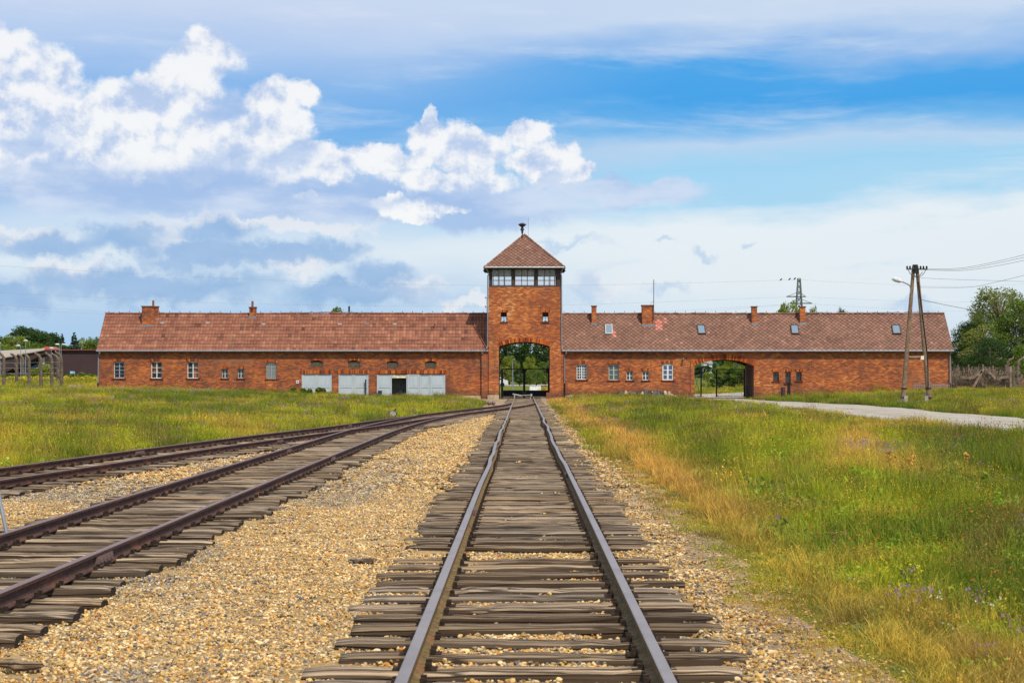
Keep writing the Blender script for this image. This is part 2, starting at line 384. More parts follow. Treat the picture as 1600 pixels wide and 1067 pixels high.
def wood_mat(name='weathered_sleeper_wood', tar_shade=0.):
    m, nt, p = newmat(name, .9, .15)
    o = objcoord(nt); r = objrand(nt)
    v = vadd(nt, vmul(nt, o, (.8, 30., 30.)), vec(nt, r*37., r*11.))
    n = noise(nt, v, 1., 6, .65, .12)
    vb = vadd(nt, vmul(nt, o, (1.6, 9., 9.)), vec(nt, r*91., 2.)); nb = noise(nt, vb, 1., 5, .6)
    vc = vadd(nt, vmul(nt, o, (.45, 15., 15.)), vec(nt, r*53., r*7.)); cr = voro(nt, vc, 1., 'DISTANCE_TO_EDGE')
    c = ramp(nt, n, [(.25, (.06,.042,.030)), (.42, (.155,.112,.080)), (.56, (.28,.215,.155)), (.76, (.46,.37,.275))])
    c = mix(nt, sstep(nt, nb, .54, .70)*.7, c, (.055,.036,.026))
    c = mix(nt, sstep(nt, nb, .50, .30)*.0, c, (.3,.1,.04))
    c = mix(nt, (1.-sstep(nt, cr, .01, .07))*.85, c, (.018,.013,.011))
    hs = nt.nodes.new('ShaderNodeHueSaturation'); put(nt, hs.inputs['Value'], lin(nt, r, 0., 1., .55, 1.22)); put(nt, hs.inputs['Saturation'], lin(nt, white(nt, vec(nt, r, 1.)), 0., 1., .7, 1.15)); put(nt, hs.inputs['Color'], c)
    put(nt, p.inputs['Base Color'], mix(nt, tar_shade, mix(nt, 1., S(nt, hs.outputs[0]), (1.06, 1.0, .90), 'MULTIPLY'), (.034,.021,.013)))
    bump(nt, p, n*.6 + sstep(nt, cr, .0, .1), .9, .015)
    return m
M['sleeper'] = wood_mat(); M['sleeper_side'] = wood_mat('tar_shade_sleeper_side', .82)  # sides: tar tone, deepened to paint in shade between the sleepers
M['sleeper_end'] = simple('dark_sleeper_end', (.035,.024,.018), .95, .1, 0, .5, 40.)
M['pole_wood'] = simple('brown_pole_wood', (.22,.145,.095), .9, .15, 0, .35, 5., .3)
def leaf_mat(name, c0, c1, trans=.35):
    m = bpy.data.materials.new(name); m.use_nodes = True; nt = m.node_tree; p = nt.nodes['Principled BSDF']
    p.inputs['Roughness'].default_value = .6; p.inputs['Specular IOR Level'].default_value = .25
    s = attr(nt, 'shade', out='Fac'); c = mix(nt, s, c0, c1)
    put(nt, p.inputs['Base Color'], c)
    tl = nt.nodes.new('ShaderNodeBsdfTranslucent'); put(nt, tl.inputs[0], mix(nt, 1., c, (1.2, 1.25, .6), 'MULTIPLY'))
    mx = nt.nodes.new('ShaderNodeMixShader'); mx.inputs[0].default_value = trans
    nt.links.new(p.outputs[0], mx.inputs[1]); nt.links.new(tl.outputs[0], mx.inputs[2]); nt.links.new(mx.outputs[0], nt.nodes['Material Output'].inputs[0])
    return m
M['leaf_mid'] = leaf_mat('mid_green_leaves', (.05,.095,.012), (.17,.24,.025))
M['leaf_dark'] = leaf_mat('dark_green_leaves', (.018,.045,.012), (.06,.11,.018))
M['leaf_yellow'] = leaf_mat('yellow_green_leaves', (.11,.15,.015), (.30,.33,.04))
M['leaf_olive'] = leaf_mat('olive_birch_leaves', (.10,.13,.022), (.28,.29,.06))
M['leaf_fir'] = leaf_mat('fir_needles', (.014,.036,.018), (.04,.075,.03), .1)
M['bark'] = simple('grey_brown_bark', (.11,.09,.07), .9, .1, 0, .4, 5.)
def tint_mat(name, trans=.3, rough=.7, spec=.2, bumpy=0.):
    """colour from the instance's tint and the face's own shade"""
    m = bpy.data.materials.new(name); m.use_nodes = True; nt = m.node_tree; p = nt.nodes['Principled BSDF']
    p.inputs['Roughness'].default_value = rough; p.inputs['Specular IOR Level'].default_value = spec
    c = mix(nt, 1., attr(nt, 'tint', True), attr(nt, 'fcol'), 'MULTIPLY'); put(nt, p.inputs['Base Color'], c)
    if bumpy: bump(nt, p, noise(nt, objcoord(nt), 60., 3), bumpy, .004)
    if trans:
        tl = nt.nodes.new('ShaderNodeBsdfTranslucent'); put(nt, tl.inputs[0], c); mx = nt.nodes.new('ShaderNodeMixShader'); mx.inputs[0].default_value = trans
        nt.links.new(p.outputs[0], mx.inputs[1]); nt.links.new(tl.outputs[0], mx.inputs[2]); nt.links.new(mx.outputs[0], nt.nodes['Material Output'].inputs[0])
    return m
M['blade'] = tint_mat('grass_blade', .35)
M['stone'] = tint_mat('ballast_stone', 0, .9, .2, .4)
# ------------------------------------------------------------------ terrain
Y0 = 142.0; Y1 = 142.35; DEP = 5.7; YR = Y1 + DEP/2; YB = Y1 + DEP      # tower front, wing front, ridge, back
def spline(pts):
    xs = np.array([p[0] for p in pts], float); ys = np.array([p[1] for p in pts], float)
    m = np.gradient(ys, xs)
    def f(t):
        t = np.asarray(t, float); i = np.clip(np.searchsorted(xs, t)-1, 0, len(xs)-2)
        h = xs[i+1]-xs[i]; u = np.clip((t-xs[i])/h, 0, 1)
        return (2*u**3-3*u**2+1)*ys[i]+(u**3-2*u**2+u)*h*m[i]+(-2*u**3+3*u**2)*ys[i+1]+(u**3-u**2)*h*m[i+1]
    return f
TA = .07
track_c = spline([(10,-11.1),(20,-10.15),(32,-9.0),(41,-8.15),(50,-7.1),(58,-6.0),(68,-4.95),(80,-3.6),(92,-2.0),(100,-.95),(108,-.22),(116,.07),(124,.07)])
track_b = spline([(5,-4.87),(45,-4.87),(54,-4.84),(62,-4.66),(70,-4.32),(77,-3.85),(80,-3.6),(84,-3.1)])
def H(x, y):
    x = np.asarray(x, float); y = np.asarray(y, float)
    lc = track_c(np.clip(y, 10, 124)) - 1.6
    left = ss(lc - x, 0, 5)*.10 + .62*ss(-x, 9, 29)*ss(y, 62, 128)
    right = .16*ss(x, 2.6, 6.) + .50*ss(x, 20.5, 36)*ss(y, 75, 135) - .13*ss(x, 11, 14)*(1-ss(x, 20, 22))*ss(y, 90, 140)
    bank = .22*np.exp(-((x-11.5)/3.)**2)*ss(y, 45, 75)*(1-ss(y, 115, 135))
    back = .42*ss(y, 156, 172)*(1-ss(x, 5, 9)) + ss(y, 190, 260)*(.5*ss(x, 5, 9))
    n = (fbm(x/4.3, y/4.3, 3, 2)-.5)*.16*np.maximum(ss(x, 2.4, 5), ss(lc-x, .3, 3))*(1-ss(x, 13.5, 14.5)*(1-ss(x, 20.5, 21.5)))
    low = -.13*ss(x-lc, .1, .8)*(1-ss(x, 1.2, 1.9))*(1-ss(y, 118, 126))
    return low + left + right + back + n*(1-ss(y, 130, 138)*(np.abs(x) < 6))
def axis(pieces):
    out = []
    for a, b, st in pieces: out += list(np.arange(a, b-1e-6, st))
    return np.array(out + [pieces[-1][1]])
gx = axis([(-3000,-600,400),(-600,-100,50),(-100,-50,4),(-50,-14,.8),(-14,4,.4),(4,24,.6),(24,60,1.),(60,100,4),(100,600,50),(600,3000,400)])
gy = axis([(-40,2,6),(2,60,.5),(60,140,.8),(140,200,2),(200,400,10),(400,1000,60),(1000,6000,500)])
def grid_mesh(name, XX, YY, ZZ, mat):
    ny, nx = XX.shape
    me = bpy.data.meshes.new(name); n = nx*ny
    me.vertices.add(n); me.vertices.foreach_set('co', np.stack([XX, YY, ZZ], -1).reshape(-1))
    i = np.arange(n).reshape(ny, nx); q = np.stack([i[:-1,:-1], i[:-1,1:], i[1:,1:], i[1:,:-1]], -1).reshape(-1, 4)
    me.loops.add(q.size); me.loops.foreach_set('vertex_index', q.reshape(-1))
    me.polygons.add(len(q)); me.polygons.foreach_set('loop_start', np.arange(len(q))*4); me.polygons.foreach_set('loop_total', np.full(len(q), 4))
    me.polygons.foreach_set('use_smooth', np.ones(len(q), bool)); me.materials.append(mat); me.update(calc_edges=True); return me
def ground_mat():
    m, nt, p = newmat('meadow_soil_and_turf', .95, .1)
    P = pos(nt); n = noise(nt, vmul(nt, P, (.30, .12, .3)), 1., 6, .62); n2 = noise(nt, P, 3.5, 6, .7)
    c = ramp(nt, n, [(.3, (.045,.075,.010)), (.45, (.10,.135,.014)), (.58, (.18,.18,.020)), (.72, (.26,.19,.035))])
    c = mix(nt, sstep(nt, n2, .35, .7)*.55, c, (.035,.045,.012))
    put(nt, p.inputs['Base Color'], c); bump(nt, p, n2, .8, .06); return m
GX, GY = np.meshgrid(gx, gy)
obj('ground', grid_mesh('ground', GX, GY, H(GX, GY), ground_mat()), kind='structure')
def sand_mat(name, a, b, c3, sc_=6.):
    m, nt, p = newmat(name, .95, .12)
    P = pos(nt); n = noise(nt, P, sc_, 7, .72); n1 = noise(nt, vmul(nt, P, (.9, .25, 1)), 1., 5, .6); v = voro(nt, P, 24.)
    c = mix(nt, sstep(nt, n, .35, .68), a, b); c = mix(nt, sstep(nt, n1, .42, .68)*.6, c, c3); c = mix(nt, sstep(nt, v, .2, .55)*.25, c, (.12,.09,.06))
    put(nt, p.inputs['Base Color'], c); bump(nt, p, n + v*.4, .7, .02); return m
M['sand'] = sand_mat('trodden_sandy_soil', (.27,.185,.115), (.43,.31,.20), (.20,.135,.075))
M['ballast'] = sand_mat('ballast_bed', (.33,.215,.09), (.50,.34,.155), (.23,.16,.08), 22.)
M['pathm'] = sand_mat('pale_gravel_path', (.34,.30,.25), (.50,.455,.40), (.25,.22,.17), 3.)
def bed(x, y):
    """top of the ballast: it sinks between and beside the sleepers"""
    b = np.where(y < 75, np.exp(-((x-track_b(np.clip(y,6,83)))/1.75)**6), 0); c = np.exp(-((x-track_c(np.clip(y,10,124)))/1.6)**6); a = np.exp(-((x-TA)/1.35)**6)
    g = (fbm(x/.9, y/.55, 78, 2) > .60)*.030      # here and there the gaps between sleepers are filled
    return .012 - .055*np.maximum(b, c) - .045*a + np.maximum(np.maximum(a, b), c)*g + (fbm(x/1.3, y/1.3, 77, 2)-.5)*.02*(1-ss(x, 1.1, 1.4)) + .012*ss(x, 1.3, 1.5)
def ribbon(name, y0, y1, st, fl, fr, mat, dz, nx=24, kind='structure', zf=None):
    ys = np.arange(y0, y1+st/2, st); t = np.linspace(0, 1, nx)
    l = fl(ys); r = fr(ys); XX = l[:, None]*(1-t) + r[:, None]*t; YY = np.repeat(ys[:, None], nx, 1)
    e = np.minimum(np.arange(nx), np.arange(nx)[::-1]) == 0
    ZZ = (H(XX, YY) if zf is None else zf(XX, YY)) + dz; ZZ[:, e] -= .06
    return obj(name, grid_mesh(name, XX, YY, ZZ, mat), kind=kind)
def jag(ys, amp, sc_, seed): return (fbm(ys*sc_, ys*0, seed, 4)-.5)*2*amp
bal_r = lambda y: 1.68 + jag(y, .22, .6, 5) - .2*ss(y, 60, 110)
bal_l = lambda y: track_c(np.clip(y, 10, 124)) - 1.7 - 2*ss(14-y, 0, 4) + jag(y, .2, .5, 6)
ribbon('sandy_verge', 3, 141, .35, lambda y: y*0+1.2, lambda y: 2.34 + jag(y, .25, .8, 9) - .15*ss(y, 60, 90), M['sand'], .0, 12, zf=lambda x, y: np.maximum(H(x, y), 0)+.006)
ribbon('ballast_bed', 3, 128, .35, bal_l, bal_r, M['ballast'], .0, 60, zf=bed)
ribbon('sandy_forecourt', 104, 168, .4, lambda y: -2.6 - 2.6*ss(y, 122, 138) + jag(y, .3, .4, 12) + 3.0*ss(y, 142, 148), lambda y: 2.3 + .9*ss(y, 125, 136) + jag(y, .3, .4, 13) - .4*ss(y, 140, 144), M['sand'], .034, 16, zf=lambda x, y: np.maximum(H(x, y), 0))
pl = lambda y: 14.3 - .25*ss(y, 40, 60) + jag(y, .8, .22, 21) + .2*ss(y, 125, 142)
pr = lambda y: 20.5 + jag(y, .8, .18, 22) - 1.7*ss(y, 104, 141)
ribbon('gravel_path', 12, 170, .5, pl, pr, M['pathm'], .03, 24)
ribbon('far_road', 151, 181, 1., lambda y: y*0+8.2, lambda y: y*0+70, M['pathm'], .045, 30)
ribbon('distant_road', 262, 300, 3., lambda y: y*0-70, lambda y: y*0+9, M['pathm'], .05, 20)

# ------------------------------------------------------------------ scattered stuff: one mesh holds its own clump patterns, instanced on its own points
def scatter(name, protos, P, rot, scl, var, tint, mats):
    """protos: list of (verts, faces, face colour, material index); P,rot,scl,tint arrays"""
    V = []; F = []; FC = []; role = []; o = 0; MI = []
    for k, (v, f, fc, mi) in enumerate(protos):
        V.append(np.asarray(v, float)); F += [tuple(i+o for i in q) for q in f]; FC += list(fc); MI += list(mi)
        role += [k+1]*len(v); o += len(v)
    n = len(P); V.append(np.asarray(P, float)); role += [0]*n
    V = np.concatenate(V); me = bpy.data.meshes.new(name); me.from_pydata(V.tolist(), [], F)
    for m in mats: me.materials.append(m)
    me.polygons.foreach_set('material_index', MI)
    def at(nm, ty, dom, key, arr):
        a = me.attributes.new(nm, ty, dom); a.data.foreach_set(key, np.asarray(arr).reshape(-1))
    pad = lambda a, w: np.concatenate([np.zeros((o, w)), np.asarray(a, float).reshape(n, w)])
    at('role', 'INT', 'POINT', 'value', np.array(role, np.int32))
    at('variant', 'INT', 'POINT', 'value', np.concatenate([np.zeros(o, np.int32)-1, np.asarray(var, np.int32)]))
    at('rot', 'FLOAT_VECTOR', 'POINT', 'vector', pad(rot, 3)); at('scl', 'FLOAT_VECTOR', 'POINT', 'vector', pad(scl, 3))
    at('tint', 'FLOAT_VECTOR', 'POINT', 'vector', pad(tint, 3))
    at('fcol', 'FLOAT_VECTOR', 'FACE', 'vector', np.array(FC, float))
    ob = obj(name, me, kind='stuff')
    ng = bpy.data.node_groups.new(name, 'GeometryNodeTree')
    ng.interface.new_socket('Geometry', in_out='INPUT', socket_type='NodeSocketGeometry'); ng.interface.new_socket('Geometry', in_out='OUTPUT', socket_type='NodeSocketGeometry')
    N = ng.nodes.new; L = ng.links.new; gi = N('NodeGroupInput'); go = N('NodeGroupOutput'); jn = N('GeometryNodeJoinGeometry'); L(jn.outputs[0], go.inputs[0])
    def named(nm, ty):
        a = N('GeometryNodeInputNamedAttribute'); a.data_type = ty; a.inputs[0].default_value = nm; return a.outputs[0]
    def eq(sock, k):
        c = N('FunctionNodeCompare'); c.data_type = 'INT'; c.operation = 'EQUAL'; L(sock, c.inputs[2]); c.inputs[3].default_value = k; return c.outputs[0]
    def sep(k):
        s = N('GeometryNodeSeparateGeometry'); s.domain = 'POINT'; L(gi.outputs[0], s.inputs[0]); L(eq(named('role', 'INT'), k), s.inputs[1]); return s.outputs[0]
    pts = sep(0)
    for k in range(len(protos)):
        ip = N('GeometryNodeInstanceOnPoints'); L(pts, ip.inputs['Points']); L(eq(named('variant', 'INT'), k), ip.inputs['Selection']); L(sep(k+1), ip.inputs['Instance'])
        e2r = N('FunctionNodeEulerToRotation'); L(named('rot', 'FLOAT_VECTOR'), e2r.inputs[0]); L(e2r.outputs[0], ip.inputs['Rotation']); L(named('scl', 'FLOAT_VECTOR'), ip.inputs['Scale'])
        L(ip.outputs[0], jn.inputs[0])
    md = ob.modifiers.new('scatter', 'NODES'); md.node_group = ng
    return ob
# ico sphere, one subdivision
def ico():
    t = (1+5**.5)/2
    v = [(-1,t,0),(1,t,0),(-1,-t,0),(1,-t,0),(0,-1,t),(0,1,t),(0,-1,-t),(0,1,-t),(t,0,-1),(t,0,1),(-t,0,-1),(-t,0,1)]
    f = [(0,11,5),(0,5,1),(0,1,7),(0,7,10),(0,10,11),(1,5,9),(5,11,4),(11,10,2),(10,7,6),(7,1,8),(3,9,4),(3,4,2),(3,2,6),(3,6,8),(3,8,9),(4,9,5),(2,4,11),(6,2,10),(8,6,7),(9,8,1)]
    v = [np.array(a)/np.linalg.norm(a) for a in v]; c = {}; nf = []
    def mid(a, b):
        k = (min(a, b), max(a, b))
        if k not in c: w = v[a]+v[b]; v.append(w/np.linalg.norm(w)); c[k] = len(v)-1
        return c[k]
    for a, b, d in f:
        x, y, z = mid(a, b), mid(b, d), mid(d, a); nf += [(a,x,z),(b,y,x),(d,z,y),(x,y,z)]
    return np.array(v), nf
IV, IF = ico()
STONE_COLS = [((.60,.44,.20),5),((.72,.57,.33),5),((.54,.35,.12),4),((.50,.22,.06),1.5),((.78,.69,.52),3),((.33,.27,.20),3),((.20,.19,.19),2.6),((.15,.16,.19),1.2),((.42,.37,.33),2)]
def stone_patch(rng, n, rad, size):
    V = []; F = []; C = []
    wts = np.array([w for _, w in STONE_COLS]); wts = wts/wts.sum()
    for i in range(n):
        a = rng.uniform(0, 6.283); r = rad*math.sqrt(rng.uniform()); s = size*rng.uniform(.55, 1.35)
        Mx = rng.normal(size=(3,3)); q, _ = np.linalg.qr(Mx)
        sc3 = np.array([1, rng.uniform(.6,.95), rng.uniform(.4,.8)])*s
        v = IV.copy()
        for _ in range(6):      # facet the pebble
            d = rng.normal(size=3); d /= np.linalg.norm(d); k = v@d; lim = rng.uniform(.42,.8)
            v -= np.outer(np.maximum(k-lim, 0), d)
        v = (v*sc3)@q.T*np.array([1,1,.75]) + np.array([r*math.cos(a), r*math.sin(a), size*rng.uniform(-.15,.55)])
        o = len(V); V += v.tolist(); F += [tuple(o+j for j in f) for f in IF]
        c = np.array(STONE_COLS[rng.choice(len(wts), p=wts)][0])*rng.uniform(.75,1.15); C += [c]*len(IF)
    return V, F, C, [0]*len(F)
def build_ballast():
    rng = np.random.default_rng(5)
    protos = [stone_patch(rng, 42, .15, .0165) for _ in range(8)] + [stone_patch(rng, 70, .34, .027) for _ in range(4)] + [stone_patch(rng, 9, .22, .010) for _ in range(3)]
    pts = []; 
    for (ya, yb, dens, big) in ((9.0, 18, 58, 0), (18, 28, 38, 0), (28, 55, 10., 1), (55, 100, 4.6, 1)):
        x0 = max(-12.5, -.32*yb-1)
        n = int((2.4-x0)*(yb-ya)*dens); x = rng.uniform(x0, 2.4, n); y = rng.uniform(ya, yb, n)
        l = bal_l(y)-.1; r = bal_r(y)+rng.normal(0,.10,n)
        ok = (x > l) & (x < r) & (np.abs(x) < .31*y+1.2) & ~((x > -1.0) & (x < 1.1) & (y > 45)) & ~((np.abs(x-track_c(np.clip(y,10,124))) < .65) & (y > 45)) & (y < 97)
        for tr_, lim in ((x*0+TA, 28), (track_b(np.clip(y,6,83)), 28), (track_c(np.clip(y,10,124)), 28)): ok &= ~((np.abs(x-tr_) < (1.32 if y[0] > 0 else 0)) & (y > lim) & (rng.uniform(size=n) < .94))
        pts += [(a, b, big, dens) for a, b in zip(x[ok], y[ok])]
    # a thin scatter of loose stones over the verge
    n = 1500; x = rng.normal(1.95, .17, n); y = 9+rng.uniform(0, 1, n)**1.3*50; pts += [(a, b, 2, 0) for a, b in zip(x, y) if a > 1.55]
    A = np.array(pts); n = len(A); x, y, big = A[:,0], A[:,1], A[:,2]
    # between the sleepers the bed lies a little lower than outside
    z = np.where(x > bal_r(y)-.05, .012, bed(x, y)) - .002
    var = np.where(big > 0, 8+rng.integers(0, 4, n), rng.integers(0, 8, n)); var = np.where(big > 1, 12+rng.integers(0, 3, n), var)
    g = fbm(x*.45+3, y*.22, 41, 4); grey = np.clip(ss(g, .42, .60)*np.where(x < -2.3, 1., .12)*ss(30-y, -25, 10) + .15*ss(fbm(x*1.3, y*.7, 44, 3), .5, .7), 0, 1)
    warm = np.stack([np.ones(n), np.ones(n)*.87, np.ones(n)*.66], 1)*.86; cool = np.stack([.56+0*x, .56+0*x, .61+0*x], 1)
    tint = warm*(1-grey[:,None]) + cool*grey[:,None]; tint *= rng.uniform(.85, 1.12, n)[:,None]
    tint = tint*np.where(x > 1.2, .95, 1.08)[:,None]
    s = rng.uniform(.8, 1.2, n); s = s*np.where(x > -1.1, 1.2, 1.)
    scatter('ballast_stones', protos, np.stack([x, y, z], 1), np.stack([rng.normal(0,.05,n), rng.normal(0,.05,n), rng.uniform(0,6.28,n)], 1), np.stack([s,s,s],1), var, tint, [M['stone']])
build_ballast()

# ------------------------------------------------------------------ railway tracks
def sleeper_mesh(rng, hl=1.36, hw=.128):
    prof = [(-hw*.92,-.16),(-hw*1.0,-.05),(-hw*.92,-.018),(-hw*.66,.0),(0,.005),(hw*.66,.0),(hw*.92,-.018),(hw,-.05),(hw*.92,-.16)]
    ns = 34; V = []; F = []; MI = []
    rough = rng.uniform(.5, 1.5); ph = rng.uniform(0, 100); bow = rng.uniform(-.012, .012); e0 = rng.uniform(-.06, .06); e1 = rng.uniform(-.06, .06)
    for i in range(ns+1):
        t = i/ns; x = -hl-e0 + t*(2*hl+e0+e1); w = 1 + (fbm(x*1.2+ph, 0, 3, 3)-.5)*.16; b = bow*math.sin(t*math.pi)*.6 + (float(fbm(x*.8+ph, 9, 3, 2))-.5)*.008
        dip = float(ss(fbm(x*2.5+ph, 5, 7, 2), .62, .85))*.03*rough
        for j, (py, pz) in enumerate(prof):
            n = (float(fbm(x*5+ph, j*1.7, 11, 3))-.5)*.013*rough
            n2 = (float(fbm(x*.7+ph, j*2.3+40, 13, 2))-.5)*.012*rough
            end = (1-min(1, min(i, ns-i)/1.5))*.012
            V.append((x, py*float(w)+b+n*.4, pz+n+n2-dip*(1 if 0 < j < 8 else 0)*(.4+.6*((j+i//7) % 3 == 0))-end*(0 if j in (0, 8) else 1)))
    m = len(prof)
    for i in range(ns):
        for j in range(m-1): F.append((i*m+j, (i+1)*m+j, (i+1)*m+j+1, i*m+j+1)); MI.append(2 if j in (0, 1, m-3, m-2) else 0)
    F.append(tuple(range(m))); MI.append(1); F.append(tuple(range(ns*m+m-1, ns*m-1, -1))); MI.append(1)
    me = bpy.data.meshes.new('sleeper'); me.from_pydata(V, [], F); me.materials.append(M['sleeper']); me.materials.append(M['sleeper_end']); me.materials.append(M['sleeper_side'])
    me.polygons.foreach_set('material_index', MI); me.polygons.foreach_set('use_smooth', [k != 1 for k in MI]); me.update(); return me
rs = np.random.default_rng(3)
SLP = [sleeper_mesh(rs) for _ in range(10)]; SLPL = [sleeper_mesh(rs, 1.75) for _ in range(3)]; SLPN = [sleeper_mesh(rs, 1.34, .105) for _ in range(4)]
TOPZ = .060; RT = .19
RPROF = [(-.065,.0),(.065,.0),(.065,.012),(.014,.026),(.011,.098),(.034,.108),(.036,.136),(.028,.14),(-.028,.14),(-.036,.136),(-.034,.108),(-.011,.098),(-.014,.026),(-.065,.012)]
def rail_mesh(fx, y0, y1, mat, step=.5):
    ys = np.arange(y0, y1+step/2, step); xs = fx(ys); V = []; F = []; C = []; m = len(RPROF)
    dx = np.gradient(xs, ys)
    for x, y, d in zip(xs, ys, dx):
        c = 1/math.sqrt(1+d*d)
        for a, z in RPROF: V.append((x + a*c, y - a*d*c, TOPZ-.002+z))
    for i in range(len(ys)-1):
        for j in range(m):
            k = (j+1) % m; F.append((i*m+j, i*m+k, (i+1)*m+k, (i+1)*m+j)); C.append(0. if j in (7, 6, 8) else 1.)
    F.append(tuple(range(m))[::-1]); C.append(1.); e = (len(ys)-1)*m; F.append(tuple(range(e, e+m))); C.append(1.)
    me = bpy.data.meshes.new('rail'); me.from_pydata(V, [], F); me.materials.append(mat)
    a = me.attributes.new('shade', 'FLOAT', 'FACE'); a.data.foreach_set('value', C); me.update(); return me
def wob(seed, amp): return lambda y: (fbm(y/5.5, y*0+.5, seed, 2)-.5)*amp*ss(y, 24, 40)*(1-ss(y, 62, 82))
wa, wb = wob(2, .16), wob(8, .13)
railAl = lambda y: TA-.75+wa(y); railAr = lambda y: TA+.75+wb(y)
def spikes(fx, ys, rng):
    b = MB()
    for y in ys:
        x = float(fx(np.array([y]))[0])
        for s in (-1, 1):
            for dy in (-.05, .05):
                w = .018; xx = x+s*.085; b.box(xx-w, xx+w, y+dy-w, y+dy+w, TOPZ-.01, TOPZ+.035+rng.uniform(0,.015))
        b.box(x-.14, x+.14, y-.07, y+.07, TOPZ-.012, TOPZ+.003)
    return b
def fishplates(fx, y, mat, par):
    for s in (-1, 1):
        b = MB(); x = float(fx(np.array([y]))[0]); x2 = float(fx(np.array([y+.6]))[0])
        b.bar((x+s*.03, y, TOPZ+.06), (x2+s*.03, y+.6, TOPZ+.06), .03, .075)
        for k in range(4):
            yy = y+.09+k*.14; xx = x+(x2-x)*(yy-y)/.6 + s*.05; b.box(xx-.015, xx+.015, yy-.018, yy+.018, TOPZ+.045, TOPZ+.08)
        b.build('fishplate', mat, par)
def add_track(label, fl, fr, sl, rail_m, y0, y1, joints, extra=()):
    t = thing('railway_track', label, 'railway track', (0, 0, 0), 'railway tracks leading to the gatehouse')
    obj('rail', rail_mesh(fl, y0[0], y1[0], rail_m), t, label=None); obj('rail', rail_mesh(fr, y0[1], y1[1], rail_m), t)
    for y, x, a, me in sl:
        o = bpy.data.objects.new('sleeper', me); sc.collection.objects.link(o); o.parent = t
        o.location = (x, y, TOPZ+RNG.uniform(-.014,.006)); o.rotation_euler = (RNG.normal(0,.02), RNG.normal(0,.004), a+RNG.normal(0,.012))
        if RNG.uniform() < .5: o.rotation_euler[2] += math.pi
    ys = [s[0] for s in sl if s[0] < 75]
    for f in (fl, fr): o = spikes(f, ys, RNG).build('rail_fastenings', M['sleeper_end'], t); o['kind'] = 'stuff'
    for f, y in joints: fishplates(f, y, M['rail_rust'], t)
    return t
# straight track: the nearest sleepers stand where the photograph has them
near = [(8.6,0),(9.2,0),(9.75,0),(10.30,0),(10.86,-.0),(11.45,.02),(12.06,.0),(12.72,.04),(13.36,-.02),(13.85,-.05),(14.48,.0),(15.06,.0),(15.5,.0),(16.15,-.02),(16.85,.0),(17.5,.0)]
sl = [(y, TA-.02+dx+RNG.uniform(-.03,.03), 0, SLP[i % 10]) for i, (y, dx) in enumerate(near)]
y = 18.9
while y < 152:
    sl.append((y, TA+RNG.uniform(-.09,.09), RNG.normal(0,.006), random.choice(SLP if RNG.uniform() < .75 else SLPN)))
    y += RNG.choice([.41,.47,.53,.60,.72,.95], p=[.24,.27,.25,.14,.06,.04]) if y < 70 else RNG.uniform(.48,.66)
add_track('long straight worn-topped railway track leading through the gate under the tower', railAl, railAr, sl, M['rail_used'], (3, 3), (190, 190), [(railAl, 43), (railAr, 31), (railAl, 22.5), (railAr, 62)])
def perp(f, y): return -math.atan(float((f(np.array([y+.3]))-f(np.array([y-.3])))[0]/.6))
sl = []; y = 9.
while y < 61:
    sl.append((y, float(track_b(np.array([y]))[0])+RNG.uniform(-.12,.12), perp(track_b, y), random.choice(SLP+SLPN))); y += RNG.choice([.45,.52,.58,.66])
bl_ = lambda y: track_b(y)-.75; br_ = lambda y: track_b(y)+.75
tb = add_track('rusty middle railway track curving right to join the far left track', bl_, br_, sl, M['rail_rust'], (3, 3), (76, 79), [(br_, 16.6), (bl_, 17.2), (br_, 37), (bl_, 41)])
sl = []; y = 22.
cl_ = lambda y: track_c(y)-.75; cr_ = lambda y: track_c(y)+.75
while y < 111:
    lng = 54 < y < 82 or y > 96
    sl.append((y, float(track_c(np.array([y]))[0])+RNG.uniform(-.12,.12)+(.35 if 54 < y < 72 else 0), perp(track_c, y), random.choice(SLPL if lng else SLP))); y += RNG.choice([.5,.58,.64,.7])
add_track('rusty far left railway track bending towards the gate beside the meadow', cl_, cr_, sl, M['rail_rust'], (14, 14), (115, 115), [(cl_, 40), (cr_, 47), (cl_, 62)])
# loose timber offcuts lying on the ballast
def offcut(px, py, L, a, lab):
    D = (CH-.03)*FPX/(py-VY); x = PX(px, D)
    b = MB(); rng = np.random.default_rng(int(px)); n = 9
    for k in range(n):
        pass
    pts = [(-L/2+L*i/7, rng.uniform(-.012,.012), rng.uniform(0,.012)) for i in range(8)]
    b.tube(pts, [.012]+[.034+rng.uniform(-.01,.012) for _ in range(6)]+[.014], 7)
    o = part('timber_offcut', b.mesh('timber_offcut', M['sleeper']), None, (x, D, .04), a); tag(o, lab, 'wood scrap', 'loose timber scraps on the ballast')
offcut(565, 879, .26, .1, 'dark splinter of rotten wood lying on tan gravel left of the straight track')
offcut(22, 1042, .40, -.2, 'grey wood splinter on the gravel in the bottom left corner of the photo')
offcut(630, 761, .16, .2, 'small dark wood scrap halfway up the gravel between the two nearer tracks')
